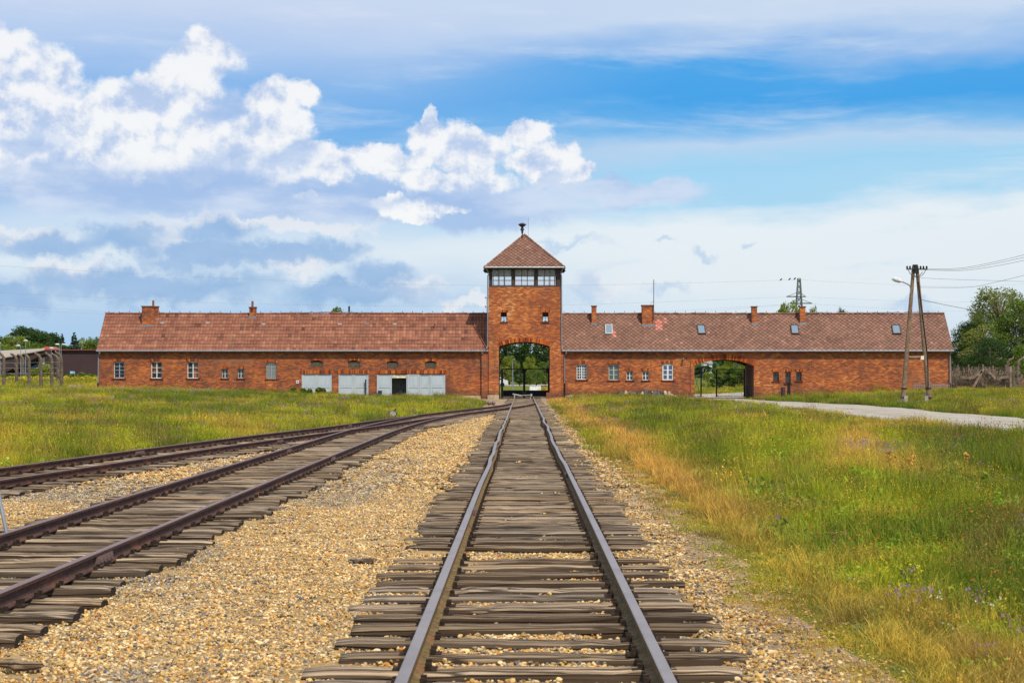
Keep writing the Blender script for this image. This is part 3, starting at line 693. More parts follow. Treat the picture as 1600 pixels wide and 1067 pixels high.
# ------------------------------------------------------------------ the gatehouse
G = thing('gatehouse', 'long red brick gatehouse with tiled roofs and a square central watchtower over the railway', 'gatehouse', (0, Y0, 0))
X1 = lambda px: PX(px, Y1); Z1 = lambda py: PZ(py, Y1); X0 = lambda px: PX(px, Y0); Z0 = lambda py: PZ(py, Y0)
def opn(px0, px1, py0, py1, rise=0., X=X1, Z=Z1, zb=None): return (X(px0), X(px1), Z(py1) if zb is None else zb, Z(py0), rise)
def wall(mb, x0, x1, ya, yb, z0, z1, ops, mat=0, rev=None, zbf=None):
    rev = mat if rev is None else rev
    arc = lambda o, x: o[3] + o[4]*(1-((x-(o[0]+o[1])/2)/((o[1]-o[0])/2))**2)
    br = {round(x0, 5), round(x1, 5)}
    for o in ops:
        k = 1 if o[4] == 0 else (14 if o[1]-o[0] > 2 else 6)
        for i in range(k+1): br.add(round(o[0]+(o[1]-o[0])*i/k, 5))
    br = sorted(b for b in br if x0-1e-4 <= b <= x1+1e-4)
    for a, b in zip(br[:-1], br[1:]):
        mid = (a+b)/2; here = sorted([o for o in ops if o[0] < mid < o[1]], key=lambda o: o[2])
        lo = (z0, z0)
        for o in here + [None]:
            hi = (z1, z1) if o is None else (o[2], o[2])
            if hi[0]-lo[0] > 1e-4 or hi[1]-lo[1] > 1e-4:
                mb.add([(a,ya,lo[0]),(b,ya,lo[1]),(b,ya,hi[1]),(a,ya,hi[0])], [(0,1,2,3)], mat)
                mb.add([(a,yb,lo[0]),(b,yb,lo[1]),(b,yb,hi[1]),(a,yb,hi[0])], [(3,2,1,0)], mat)
                if o is not None and o[2] > z0+1e-4: mb.add([(a,ya,hi[0]),(b,ya,hi[1]),(b,yb,hi[1]),(a,yb,hi[0])], [(0,1,2,3)], rev)
            if o is not None:
                lo = (arc(o, a), arc(o, b)); mb.add([(a,ya,lo[0]),(b,ya,lo[1]),(b,yb,lo[1]),(a,yb,lo[0])], [(3,2,1,0)], rev)
    for o in ops:
        zb = max(o[2], z0)
        mb.add([(o[0],ya,zb),(o[0],yb,zb),(o[0],yb,o[3]),(o[0],ya,o[3])], [(0,1,2,3)], rev)
        mb.add([(o[1],ya,zb),(o[1],yb,zb),(o[1],yb,o[3]),(o[1],ya,o[3])], [(3,2,1,0)], rev)
    mb.add([(x0,ya,z1),(x1,ya,z1),(x1,yb,z1),(x0,yb,z1)], [(0,1,2,3)], mat)
    for xx, fl in ((x0, 1), (x1, 0)): mb.add([(xx,ya,z0),(xx,yb,z0),(xx,yb,z1),(xx,ya,z1)], [(3,2,1,0) if fl else (0,1,2,3)], mat)
def lintel(o, yf, h=.30, proud=.018, name='brick_lintel', bw=.085):
    """upright bricks round the top of an opening"""
    b = MB(); hw = (o[1]-o[0])/2; xc = (o[0]+o[1])/2; ext = .12 if o[4] == 0 else .04; n = max(5, int((2*hw+2*ext)/(bw+.014)))
    for i in range(n):
        t = -1-ext/hw + (i+.5)*(2+2*ext/hw)/n; x = xc+t*hw; z = o[3]+o[4]*max(0, (1-t*t)) - (0 if abs(t) <= 1 else .0)
        sl_ = -2*o[4]*t/hw if abs(t) < 1 else (-2*o[4]*np.sign(t)/hw); nn = Vector((-sl_, 1)).normalized(); tt = Vector((nn.y, -nn.x)); w = (2*hw+2*ext)/n/2-.005
        hh = h*random.uniform(.92, 1.05); pr = proud+random.uniform(-.006,.006); c = random.random()
        poly = [(x-tt.x*w, z-tt.y*w+.004), (x+tt.x*w, z+tt.y*w+.004), (x+tt.x*w*1.04+nn.x*hh, z+tt.y*w+nn.y*hh), (x-tt.x*w*1.04+nn.x*hh, z-tt.y*w+nn.y*hh)]
        b.prism(poly, yf-pr, yf+.02, 0, c)
    o_ = b.build(name, M['arch_brick'], G); o_['kind'] = 'stuff'; return o_
# --- openings
winL = [(177.5,194.5,565.5,591,'grille'),(236,253,565.5,591,'open'),(292.5,310,565.5,591,'curtain'),(416,432,567,592,'net')]
smallL = [(346.5,356,576.5,591),(371.5,381,576.5,591)]
vents = [(486,504,565,573),(543.5,562,565,574),(604,622,566,574.5),(664,682,566,574.5)]
doors = [(471.5,518.5),(529,576),(589,696)]
winR = [(901,917,569.5,593,'grille2'),(951,967,569.5,594,'grey'),(1035,1052,569.5,594,'white')]
smallR = [(979,989,580,594),(1004,1014,580,594)]
darkR = [(1208,1217,581,595.5),(1227,1235.5,581,599),(1244,1252.5,581,595)]
opsL = [opn(a,b,c,d,.07) for a,b,c,d,_ in winL] + [opn(a,b,c,d,.0) for a,b,c,d in smallL] + [opn(a,b,c,d,.10) for a,b,c,d in vents] + [opn(a,b,584,624,0,zb=-.3) for a,b in doors]
archR = opn(1085,1178,571.5,625,.52,zb=-.5)
opsR = [opn(a,b,c,d,.08) for a,b,c,d,_ in winR] + [opn(a,b,c,d,.05) for a,b,c,d in smallR] + [opn(a,b,c,d,0) for a,b,c,d in darkR] + [archR]
xL0, xT0, xT1, xR1 = X1(154.5), X0(763.5), X0(876.8), X1(1486)
ZE = PZ(548, Y1-.25); ZR = PZ(490.5, YR); ZW = ZE-.05
b = MB(); wall(b, xL0, xT0+.05, Y1, Y1+.38, -.6, ZW, opsL); b.build('wall', M['brick'], G, label='weathered brick wall of the left wing')
b = MB(); wall(b, xT1-.05, xR1, Y1, Y1+.38, -.6, ZW, opsR); b.build('wall', M['brick_right'], G, label='red brick wall of the right wing')
b = MB(); wall(b, xL0, xT0+.05, YB-.38, YB, -.6, ZW, []); b.build('back_wall', M['brick'], G)
b = MB(); wall(b, xT1-.05, xR1, YB-.38, YB, -.6, ZW, [archR]); b.build('back_wall', M['brick_right'], G)
# gable ends (pentagons in y,z)
for xa, xb, mt in ((xL0+.001, xL0+.36, 'brick'), (xR1-.36, xR1-.001, 'brick_right')):
    b = MB(); pr_ = [(Y1+.381,-.6),(YB-.381,-.6),(YB-.381,ZW),(YB-.02,ZW+.003),(YR,ZR-.12),(Y1+.02,ZW+.003),(Y1+.381,ZW)]
    n = len(pr_); b.add([(xa,y,z) for y, z in pr_]+[(xb,y,z) for y, z in pr_], [tuple(range(n))[::-1], tuple(range(n, 2*n))]+[(i,(i+1)%n,(i+1)%n+n,i+n) for i in range(n)])
    b.build('gable_wall', M[mt], G)
# inner partitions beside the right archway, ceilings, dark rooms
b = MB(); b.box(archR[0]-.30, archR[0]-.003, Y1+.381, YB-.381, -.5, ZW-.1); b.box(archR[1]+.003, archR[1]+.30, Y1+.381, YB-.381, -.5, ZW-.1); b.box(archR[0]-.30, archR[1]+.30, Y1+.381, YB-.381, ZW-.09, ZW-.02)
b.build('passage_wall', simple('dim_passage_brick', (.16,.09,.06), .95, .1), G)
b = MB()
for o in opsL[:6]+opsL[10:]:
    pass
b.box(xL0+.37, xT0-.05, Y1+2.2, Y1+2.3, -.5, ZW-.1); b.box(xT1+.05, archR[0]-.31, Y1+2.2, Y1+2.3, -.5, ZW-.1); b.box(archR[1]+.31, xR1-.37, Y1+2.2, Y1+2.3, -.5, ZW-.1)
b.box(xL0+.37, xT0-.05, Y1+.385, YB-.385, ZW-.09, ZW-.03); b.box(xT1+.05, archR[0]-.31, Y1+.385, YB-.385, ZW-.09, ZW-.03); b.box(archR[1]+.31, xR1-.37, Y1+.385, YB-.385, ZW-.09, ZW-.03)
b.build('room_partition', M['plaster'], G)
for a_, b_ in ((-19.4, -14.2), (-14.0, -6.2)): pass
# --- tower walls
ZB = Z0(448.5); zRoof = Z0(418)
archT = (X0(779.5), X0(859), -.5, Z0(541.5), Z0(534.2)-Z0(541.5))
sw = [(X0(782.5), X0(792), Z0(503.5), Z0(488), 0), (X0(847.5), X0(857), Z0(503.5), Z0(488), 0)]
b = MB(); wall(b, xT0, xT1, Y0, Y0+.5, -.4, ZB, [archT]+sw, 0, 0); b.build('tower_wall', M['brick_tower'], G, label='bright orange brick front of the tower')
b = MB(); wall(b, xT0, xT1, Y0+DEP-.1, Y0+DEP+.3, -.4, ZB, [archT, (sw[0][0]-.25, sw[0][1]+.35, 6.0, 7.0, 0), (sw[1][0]-.35, sw[1][1]+.25, 6.0, 7.0, 0)]); b.build('tower_back_wall', M['brick_tower'], G)
for xa, xb in ((xT0+.001, xT0+.45), (xT1-.45, xT1-.001)):
    b = MB(); b.box(xa, xb, Y0+.501, Y0+DEP-.101, -.4, ZB-.002); b.build('tower_side_wall', M['brick_tower'], G)
b = MB(); b.box(xT0+.451, archT[0]-.02, Y0+.501, Y0+DEP-.101, -.4, 4.9); b.box(archT[1]+.02, xT1-.451, Y0+.501, Y0+DEP-.101, -.4, 4.9); b.build('gate_passage_wall', simple('dark_passage_brick', (.13,.07,.05), .95, .1), G)  # passage brick set darker than the outer tower brick
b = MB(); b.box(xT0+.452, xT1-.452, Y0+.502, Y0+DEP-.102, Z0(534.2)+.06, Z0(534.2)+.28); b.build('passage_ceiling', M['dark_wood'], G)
b = MB(); b.box(xT0+.452, xT1-.452, Y0+.502, Y0+DEP-.102, ZB-.75, ZB-.6); b.build('tower_floor', M['dark_wood'], G)
lintel(archT, Y0, .34, name='arch_bricks'); lintel(archR, Y1, .42, name='arch_bricks')
b = MB(); b.box(xT0-.09, archT[0]-.0, Y0-.12, Y0-.002, -.3, Z0(617)); b.build('plinth', M['plinth'], G)
b = MB(); b.box(archT[1], xT1+.06, Y0-.08, Y0-.002, -.3, Z0(620.5)); b.build('plinth', M['rubble'], G)
# piers between tower and wings
b = MB(); b.box(X0(752.5), xT0-.002, Y0+.12, Y1-.002, -.4, Z0(549.5)); b.build('pier', M['brick'], G)
b = MB(); b.box(xT1+.002, X0(880.5), Y0+.12, Y1-.002, -.4, Z0(549.5)); b.build('pier', M['brick'], G)
b = MB(); b.box(X1(695), X1(752), Y1-.06, Y1-.003, -.4, Z1(618)); b.box(X1(577), X1(588), Y1-.06, Y1-.003, -.4, Z1(618)); b.build('plinth', M['plinth'], G, label='pale stained concrete plinth by the garage doors')
# broken stone footing under the right wing
for i in range(46):
    px = 884+i*3.9+random.uniform(-1, 1); D_ = Y1-.1-random.uniform(0,.5)
    if 912 < px < 930: continue
    b = MB(); w = random.uniform(.12,.28)*(1 if px < 960 else 1.3); x = PX(px, D_); z = float(H(x, D_)); hh = random.uniform(.14,.26)*(1.9 if 965 < px < 1045 else 1)
    v = IV*np.array([w, .18, hh]); rr = np.random.default_rng(i)
    for _ in range(5):
        d = rr.normal(size=3); d /= np.linalg.norm(d); k = (v/np.array([w,.18,hh]))@d; v -= np.outer(np.maximum(k-.6, 0), d*np.array([w,.18,hh]))
    b.add((v+np.array([x, D_, z+hh*.55])).tolist(), IF); b.build('footing_stone', M['rubble'] if random.random() < .75 else M['plinth'], G)
# --- windows
def sash(name, o, yf, cols, rows, mat, gl, bar=.045, fr=.07, inset=.14, sill=True, grille=None, rowf=None, curt=False):
    y = yf+inset; x0, x1, z0, z1, r = o; b = MB(); zt = z1+r*.55
    if r:   # curved head piece
        for i in range(6):
            ta, tb_ = -1+i/3, -1+(i+1)/3; xc = (x0+x1)/2; hw = (x1-x0)/2
            za, zb = z1+r*(1-ta*ta), z1+r*(1-tb_*tb_)
            b.prism([(xc+ta*hw, z1-fr), (xc+tb_*hw, z1-fr), (xc+tb_*hw, zb), (xc+ta*hw, za)], y, y+.06)
    else: b.box(x0, x1, y, y+.06, z1-fr, z1)
    b.box(x0, x1, y, y+.06, z0, z0+fr); b.box(x0, x0+fr, y, y+.06, z0+fr, z1-fr); b.box(x1-fr, x1, y, y+.06, z0+fr, z1-fr)
    xs = [x0+fr+(x1-x0-2*fr)*i/cols for i in range(cols+1)]
    zs = [z0+fr+(z1-z0-2*fr)*k for k in (rowf or [i/rows for i in range(rows+1)])]
    for i in range(1, cols): w = bar*(1.7 if (cols % 2 == 0 and i == cols//2) else .8); b.box(xs[i]-w/2, xs[i]+w/2, y+.005, y+.055, z0+fr, z1-fr)
    for k in range(1, len(zs)-1): b.box(x0+fr, x1-fr, y+.012, y+.05, zs[k]-bar*.4, zs[k]+bar*.4)
    w_ = b.build(name, mat, G)
    for i in range(cols):
        for k in range(len(zs)-1):
            p = MB(); p.box(xs[i]+.006, xs[i+1]-.006, y+.028, y+.034, zs[k]+.006, zs[k+1]-.006); p.build('pane', gl, w_)
    if grille:
        g_ = MB()
        for i in range(1, 6): xx = x0+(x1-x0)*i/6; g_.bar((xx, yf+.05, z0), (xx, yf+.05, z1+r*.6), .022)
        for k in range(1, 5): zz = z0+(z1-z0)*k/5; g_.bar((x0, yf+.05, zz), (x1, yf+.05, zz), .022)
        g_.build('grille', grille, w_)
    if sill: s_ = MB(); s_.box(x0-.12, x1+.12, yf-.05, yf+.1, z0-.1, z0-.002); s_.build('window_sill', M['arch_brick'], w_)
    lintel(o, yf, .24 if r else .2)
    return w_
for a, bb, c, d, k in winL:
    o = opn(a, bb, c, d, .07)
    if k == 'grille': sash('window', o, Y1, 2, 4, M['white_wood'], M['glass_dark'], grille=M['iron'])['label'] = 'barred window with white wood'
    elif k == 'net': sash('window', o, Y1, 2, 4, M['grey_wood'], glass('frosted_panes', (.25,.26,.25)), grille=M['grey_wood'])
    else:
        w = sash('window', o, Y1, 2, 3, M['white_wood'], M['glass_clear'], bar=.045, fr=.055)
        cu = MB(); x0 = o[0]+.1; n = 8
        for i in range(n):
            xa = x0+(.05 if k == 'open' else .40)+i*.045; cu.box(xa, xa+.043, Y1+.42+(i % 2)*.03, Y1+.45+(i % 2)*.03, o[2]+(.5 if k == 'open' else .1), o[3])
        cu.build('curtain', M['curtain'], w)
for a, bb, c, d in smallL: sash('small_window', opn(a, bb, c, d, 0), Y1, 2, 2, M['grey_wood'], M['glass_dark'], fr=.05, bar=.05)
infill = MB(); infill.box(X1(416), X1(432), Y1-.012, Y1+.01, -.2, Z1(594.5)); infill.build('brick_infill', M['brick_infill'], G, label='bright orange brick infill below the narrow window')
for a, bb, c, d in vents:
    o = opn(a, bb, c, d, .10); b = MB()
    b.box(o[0], o[1], Y1+.10, Y1+.13, o[2], o[3]-.02); v_ = b.build('vent', simple('olive_vent_board', (.20,.18,.12), .8), G)
    for k in range(4): s_ = MB(); s_.box(o[0]+.02, o[1]-.02, Y1+.075, Y1+.099, o[2]+.04+k*.1, o[2]+.07+k*.1); s_.build('slat', M['dark_wood'], v_)
    lintel(o, Y1, .25)
for a, bb in doors:
    lintel((X1(a), X1(bb), 0, Z1(584), 0), Y1, .30)
for a, bb, c, d, k in winR:
    o = opn(a, bb, c, d, .08)
    if k == 'grille2': sash('window', o, Y1, 4, 5, M['white_wood'], M['glass_dark'], bar=.05, fr=.06)
    elif k == 'grey': sash('window', o, Y1, 2, 3, M['grey_wood'], glass('greenish_panes', (.06,.09,.08)), bar=.06)
    else: sash('window', o, Y1, 2, 3, M['white_wood'], glass('bluish_panes', (.05,.08,.18)), bar=.08, fr=.09, inset=.06)['label'] = 'bright white arched window'
for a, bb, c, d in smallR: sash('small_window', opn(a, bb, c, d, .05), Y1, 2, 2, M['white_wood'], M['glass_dark'], fr=.045, bar=.045)
for i, (a, bb, c, d) in enumerate(darkR): sash('small_window', opn(a, bb, c, d, 0), Y1, 2, 3, M['dark_wood'], M['glass_dark'], fr=.05, bar=.03, inset=.2)
for o in sw:
    lintel(o, Y0, .2); b = MB(); fr = .05; y = Y0+.30
    b.box(o[0],o[0]+fr,y,y+.05,o[2],o[3]); b.box(o[1]-fr,o[1],y,y+.05,o[2],o[3]); b.box(o[0]+fr,o[1]-fr,y,y+.05,o[2],o[2]+fr); xc = (o[0]+o[1])/2; b.box(xc-.015,xc+.015,y,y+.05,o[2]+fr,o[3]); b.box(o[0]+fr,o[1]-fr,y+.01,y+.04,o[2]+.32,o[2]+.35)
    w = b.build('small_window', M['dark_wood'], G); s_ = MB(); s_.box(o[0]-.08,o[1]+.08,Y0-.04,Y0+.1,o[2]-.09,o[2]-.002); s_.build('window_sill', M['arch_brick'], w)
    p = MB(); p.box(o[0]+fr,o[1]-fr,y+.02,y+.026,o[2]+fr,o[3]); p.build('pane', M['glass_clear'], w)
# --- tower lookout band
def band(yf, sgn, x_of, parts_name='lookout_window'):
    zb, zt = ZB, Z0(420)
    zup = zb + (zt-zb)*.58; zmid = zb+(zt-zb)*.33
    groups = [(768.5,799.5,[768.5,778.5,787.5,799.5]),(804,835.5,[804,815,824,835.5]),(840,868.5,[840,851,859.5,868.5])]
    for a, bb, cs in groups:
        b = MB(); x0, x1 = x_of(a), x_of(bb); xs = [x_of(c) for c in cs]
        b.box(x0-.07, x1+.07, yf+.06, yf+.14, zb+.10, zb+.14); b.box(x0-.07, x1+.07, yf+.06, yf+.14, zt-.07, zt-.02)
        for i, x in enumerate(xs): w = .07 if i in (0, 3) else .05; b.box(x-w/2, x+w/2, yf+.065, yf+.135, zb+.14, zt-.07)
        b.box(x0, x1, yf+.075, yf+.125, zup-.018, zup+.018); b.box(x0, x1, yf+.085, yf+.115, zmid-.008, zmid+.008)
        w_ = b.build(parts_name, M['dark_wood'], G)
        for i in range(3):
            for za, zc in ((zb+.145, zmid-.01), (zmid+.01, zup-.02), (zup+.02, zt-.075)):
                p = MB(); p.box(xs[i]+.03, xs[i+1]-.03, yf+.097, yf+.103, za, zc); p.build('pane', M['glass_clear'], w_)
band(Y0, 1, X0); band(Y0+DEP-.1, 1, X0)
b = MB(); b.box(xT0+.3, xT1-.3, Y0+.26, Y0+.30, ZB+(Z0(420)-ZB)*.585, Z0(420)+.015); b.build('lookout_valance', simple('grey_tan_boards', (.52,.50,.45), .9), G)
b = MB(); zb, zt = ZB, Z0(417.5)
for yy in (Y0, Y0+DEP-.02):
    b.box(xT0+.02, xT1-.02, yy+.0, yy+.2, zb+.001, zb+.10); b.box(xT0+.02, xT1-.02, yy+.02, yy+.2, Z0(420)-.02, zt)
    for xa, xb in ((xT0+.02, X0(768)-.06), (X0(800), X0(803.5)), (X0(836), X0(839.5)), (X0(869)+.04, xT1-.02)): b.box(xa, xb, yy+.02, yy+.2, zb+.101, Z0(420)-.021)
for xx in (xT0+.02, xT1-.2):
    for k in range(5): yk = Y0+.25+(DEP-.5)*k/4; b.box(xx, xx+.18, yk-.06, yk+.06, zb+.10, Z0(420)-.02)
    b.box(xx, xx+.18, Y0+.21, Y0+DEP-.03, zb+.001, zb+.098); b.box(xx, xx+.18, Y0+.21, Y0+DEP-.03, Z0(420)-.019, zt)
b.build('lookout_frame', M['dark_wood'], G)
b = MB(); b.box(xT0+.25, xT1-.25, Y0+.25, Y0+DEP-.05, Z0(420)+.02, Z0(420)+.06); b.build('lookout_ceiling', simple('pale_ceiling_boards', (.42,.38,.30), .9), G)
for xx in (xT0+.1, xT1-.1):
    for k in range(4):
        ya = Y0+.25+(DEP-.5)*k/4+.07; yb_ = Y0+.25+(DEP-.5)*(k+1)/4-.07; p = MB(); p.box(xx-.003, xx+.003, ya, yb_, zb+.1, Z0(420)-.02); p.build('side_pane', M['glass_clear'], G)
# --- roofs
def slope_tiles(kind, x0, x1, e, r, clip=None, seed=1):
    """tiles on a slope from eave line e=(y,z) to ridge r=(y,z)"""
    b = MB(); rng = np.random.default_rng(seed); dy, dz = r[0]-e[0], r[1]-e[1]; L = math.hypot(dy, dz); uy, uz = dy/L, dz/L; ny, nz = -uz, uy
    if ny*0+nz < 0: ny, nz = -ny, -nz
    P = lambda x, d, h: (x, e[0]+uy*d+ny*h, e[1]+uz*d+nz*h)
    if kind == 'pantile':
        rows = 11; pt = L/rows; w = .255; nc = int((x1-x0)/w); w = (x1-x0)/nc
        for i in range(rows):
            base = rng.normal(0, .05); 
            for j in range(nc):
                xa = x0+j*w; d0 = i*pt-.05; d1 = (i+1)*pt; 
                sg = (float(fbm(xa*.22, i*.35, 6, 3))-.5)*.09; t = .60+base+rng.normal(0, .12)+(float(fbm(xa*.8, i*.8, 4, 3))-.5)*.5
                if rng.uniform() < .05: t -= .35
                lift = .055+rng.normal(0, .008)+max(0,sg); pr_ = [(0,.0),(.2,.03),(.42,.038),(.62,.012),(1.,.0)]
                V = [P(xa+w*u, d0, lift+h) for u, h in pr_]+[P(xa+w*u, d1, .022+h+max(0,sg)) for u, h in pr_]+[P(xa+w*u, d0, lift-.04) for u, h in pr_]
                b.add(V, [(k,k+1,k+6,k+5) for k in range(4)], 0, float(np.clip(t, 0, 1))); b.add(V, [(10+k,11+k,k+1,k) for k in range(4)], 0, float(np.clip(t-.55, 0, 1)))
    else:
        hw = .195; hd = .25; rp_ = .205; row = 0; d = -.08
        while d < L+.05:
            off = hw if row % 2 else 0; x = x0-hw+off
            while x < x1+hw:
                t = .48+rng.normal(0, .11)+(float(fbm(x*.5, d*.9, 14, 3))-.5)*.35
                if clip is None or clip(x, d):
                    for (ux, uw, ud0, ud1) in RED:
                        if kind == 'slate' and ux < x < uw and ud0 < d/L < ud1: t = rng.uniform(.90, .97) if rng.uniform() < .8 else t
                    lf = .05+rng.normal(0, .004)
                    c = lambda q: min(max(q, x0), x1)
                    V = [P(c(x), max(d-hd*.25, -.07), lf), P(c(x+hw), min(d+hd*.75, L), .03), P(c(x), min(d+hd*1.75, L), .006), P(c(x-hw), min(d+hd*.75, L), .03), P(c(x), max(d-hd*.25, -.07), lf-.03), P(c(x+hw), min(d+hd*.75, L), .005), P(c(x-hw), min(d+hd*.75, L), .005)]
                    if c(x+hw)-c(x-hw) > hw:
                        mx_, md_ = (c(x-hw)+c(x+hw))/2, d+hd*.75; I_ = [P(mx_+(c(qx)-mx_)*.80, min(md_+(qd-md_)*.80, L), lf2+.004) for qx, qd, lf2 in ((x, max(d-hd*.25,-.07), lf), (x+hw, md_, .03), (x, d+hd*1.75, .006), (x-hw, md_, .03))]
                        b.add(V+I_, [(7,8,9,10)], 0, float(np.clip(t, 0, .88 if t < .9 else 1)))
                        b.add(V+I_, [(0,1,8,7),(3,0,7,10),(4,5,1,0),(6,4,0,3)], 0, float(np.clip(t-.42, 0, 1)))  # rim and lip darkened: mossy joint and shadow line put into the colour
                    else: b.add(V, [(0,1,2,3),(4,5,1,0),(6,4,0,3)], 0, float(np.clip(t, 0, .88 if t < .9 else 1)))
                x += 2*hw
            d += rp_; row += 1
    return b
XR_ = lambda px: PX(px, Y1+1.5)
RED = [(XR_(1024), XR_(1036), .52, .78), (XR_(1038), XR_(1042.5), .72, .84), (XR_(955), XR_(962), .30, .52)]
def wing_roof(x0, x1, kind, label, mat, seed):
    b = MB(); t = .05
    e = (Y1-.25, ZE); rr = (YR, ZR); e2 = (YB+.25, ZE)
    b.add([(x0,e[0],e[1]-t),(x1,e[0],e[1]-t),(x1,rr[0],rr[1]-t),(x0,rr[0],rr[1]-t),(x0,*e),(x1,*e),(x1,*rr),(x0,*rr)], [(3,2,1,0),(4,5,6,7),(0,1,5,4),(1,2,6,5),(3,0,4,7)])
    b.add([(x0,e2[0],e2[1]-t),(x1,e2[0],e2[1]-t),(x1,rr[0],rr[1]-t),(x0,rr[0],rr[1]-t),(x0,*e2),(x1,*e2),(x1,*rr),(x0,*rr)], [(0,1,2,3),(7,6,5,4),(4,5,1,0),(5,6,2,1),(7,4,0,3)])
    rf = b.build('roof', M['roof_deck'], G, label=label)
    o = slope_tiles(kind, x0, x1, e, rr, seed=seed).build('roof_tiles', mat, rf); o['kind'] = 'stuff'
    o = slope_tiles(kind, x0, x1, e2, rr, seed=seed+5).build('roof_tiles', mat, rf); o['kind'] = 'stuff'
    # ridge caps with their little iron clips
    b = MB(); x = x0; k = 0
    while x < x1-.05:
        w = min(.38, x1-x); pts = [(math.cos(a)*.13, math.sin(a)*.10) for a in (0, .8, 1.57, 2.34, 3.14)]; z = ZR+.02+random.uniform(-.018,.018)+(float(fbm(x*.12, 3, 5, 2))-.5)*.12; c = random.uniform(.2,.8)
        V = [(x, YR+p, z+q) for p, q in pts]+[(x+w-.01, YR+p, z+q+.012) for p, q in pts]
        b.add(V, [(i, i+1, i+6, i+5) for i in range(4)]+[(4,3,2,1,0),(5,6,7,8,9)], 0, c)
        x += w; k += 1
    o = b.build('ridge_tiles', mat, rf); o['kind'] = 'stuff'
    b = MB(); x = x0+.3
    while x < x1: b.box(x-.02, x+.02, YR-.03, YR+.01, ZR+.1, ZR+.24); x += .85
    o = b.build('ridge_clips', M['dark_wood'], rf); o['kind'] = 'stuff'
    return rf
xEL, xER = PX(150.5, Y1-.25), PX(1490, Y1-.25)
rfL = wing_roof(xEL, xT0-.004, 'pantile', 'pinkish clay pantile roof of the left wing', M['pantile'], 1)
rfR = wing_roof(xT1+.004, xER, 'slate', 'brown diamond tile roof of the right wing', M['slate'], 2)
# tower roof: four sloping triangles
ex0, ex1, ey0, ey1 = PX(757.5, Y0-.4), PX(881.5, Y0-.4), Y0-.4, Y0+DEP+.6; ez = PZ(417.5, Y0-.4); ax, ay = (ex0+ex1)/2, (ey0+ey1)/2; az = PZ(367.5, ay)
b = MB(); b.add([(ex0,ey0,ez),(ex1,ey0,ez),(ex1,ey1,ez),(ex0,ey1,ez),(ax,ay,az)], [(0,1,4),(1,2,4),(2,3,4),(3,0,4),(3,2,1,0)])
tr = b.build('tower_roof', M['roof_deck'], G, label='four-sided pointed roof of brown diamond tiles')
Lx = math.hypot(ay-ey0, az-ez); hwid = (ex1-ex0)/2
def tri_clip(x, d): return abs(x-ax) < hwid*(1-d/Lx)+.06
tm = slope_tiles('slate2', ex0-.0, ex1, (ey0, ez), (ay, az), tri_clip, 9)
def fold(mb, ang):
    """turn the front slope's tiles round the tower axis, fitting the side's own width"""
    c_, s_ = math.cos(ang), math.sin(ang); out = MB(); out.f = mb.f; out.m = mb.m; out.c = mb.c
    for x, y, z in mb.v:
        k = max(0, (z-ez)/(az-ez)); lim = hwid*(1-min(1, k)); dx = min(max(x-ax, -lim-.02), lim+.02)
        qx, qy = dx/hwid, (y-ay)/(ay-ey0); rx, ry = qx*c_-qy*s_, qx*s_+qy*c_
        out.v.append((ax+rx*hwid, ay+ry*(ay-ey0), z))
    return out
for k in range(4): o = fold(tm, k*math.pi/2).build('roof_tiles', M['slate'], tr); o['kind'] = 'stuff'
for cx_, cy_ in ((ex0,ey0),(ex1,ey0),(ex1,ey1),(ex0,ey1)):
    b = MB(); n = 14
    for i in range(n):
        p = Vector((cx_,cy_,ez+.03)).lerp(Vector((ax,ay,az+.05)), i/n); q = Vector((cx_,cy_,ez+.03)).lerp(Vector((ax,ay,az+.05)), (i+1.12)/n)
        b.tube([p, q], [.10, .075], 8, col=random.uniform(.25,.75))
    o = b.build('hip_tiles', M['slate'], tr); o['kind'] = 'stuff'
b = MB(); t_ = .09
for (a, c) in (((ex0,ey0-.07),(ex1,ey0-.07)), ((ex1+.07,ey0),(ex1+.07,ey1)), ((ex0-.07,ey0),(ex0-.07,ey1))): b.tube([(a[0],a[1],ez-.03),(c[0],c[1],ez-.03)], .075, 8)
b.build('gutter', M['zinc'], G)
b = MB(); b.box(ex0+.05, ex1-.05, ey0+.05, ey0+.12, ez-.13, ez-.01); b.box(ex0+.05, ex0+.12, ey0+.12, ey1-.1, ez-.13, ez-.01); b.box(ex1-.12, ex1-.05, ey0+.12, ey1-.1, ez-.13, ez-.01); b.build('fascia', M['dark_wood'], G)
# siren on the tower roof
b = MB(); sx, sy = PX(816, ay-.4), ay-.4; zz = lambda py: PZ(py, ay)
b.lathe(sx, sy, [(.05, zz(372)), (.05, zz(366)), (.09, zz(364)), (.09, zz(361)), (.17, zz(360.5)), (.15, zz(358.5)), (.10, zz(357.5)), (.10, zz(355.5)), (.20, zz(354.5)), (.30, zz(352.5)), (.36, zz(351.8)), (.33, zz(351.2)), (.14, zz(349.6)), (.04, zz(349))], 14)
b.build('siren', simple('dark_rusty_siren', (.05,.025,.03), .6, .4, .2), tr)
b = MB(); b.bar((PX(825.5,ay), ay, zz(372)), (PX(825.5,ay), ay, zz(340)), .018); b.build('aerial', M['iron'], tr)
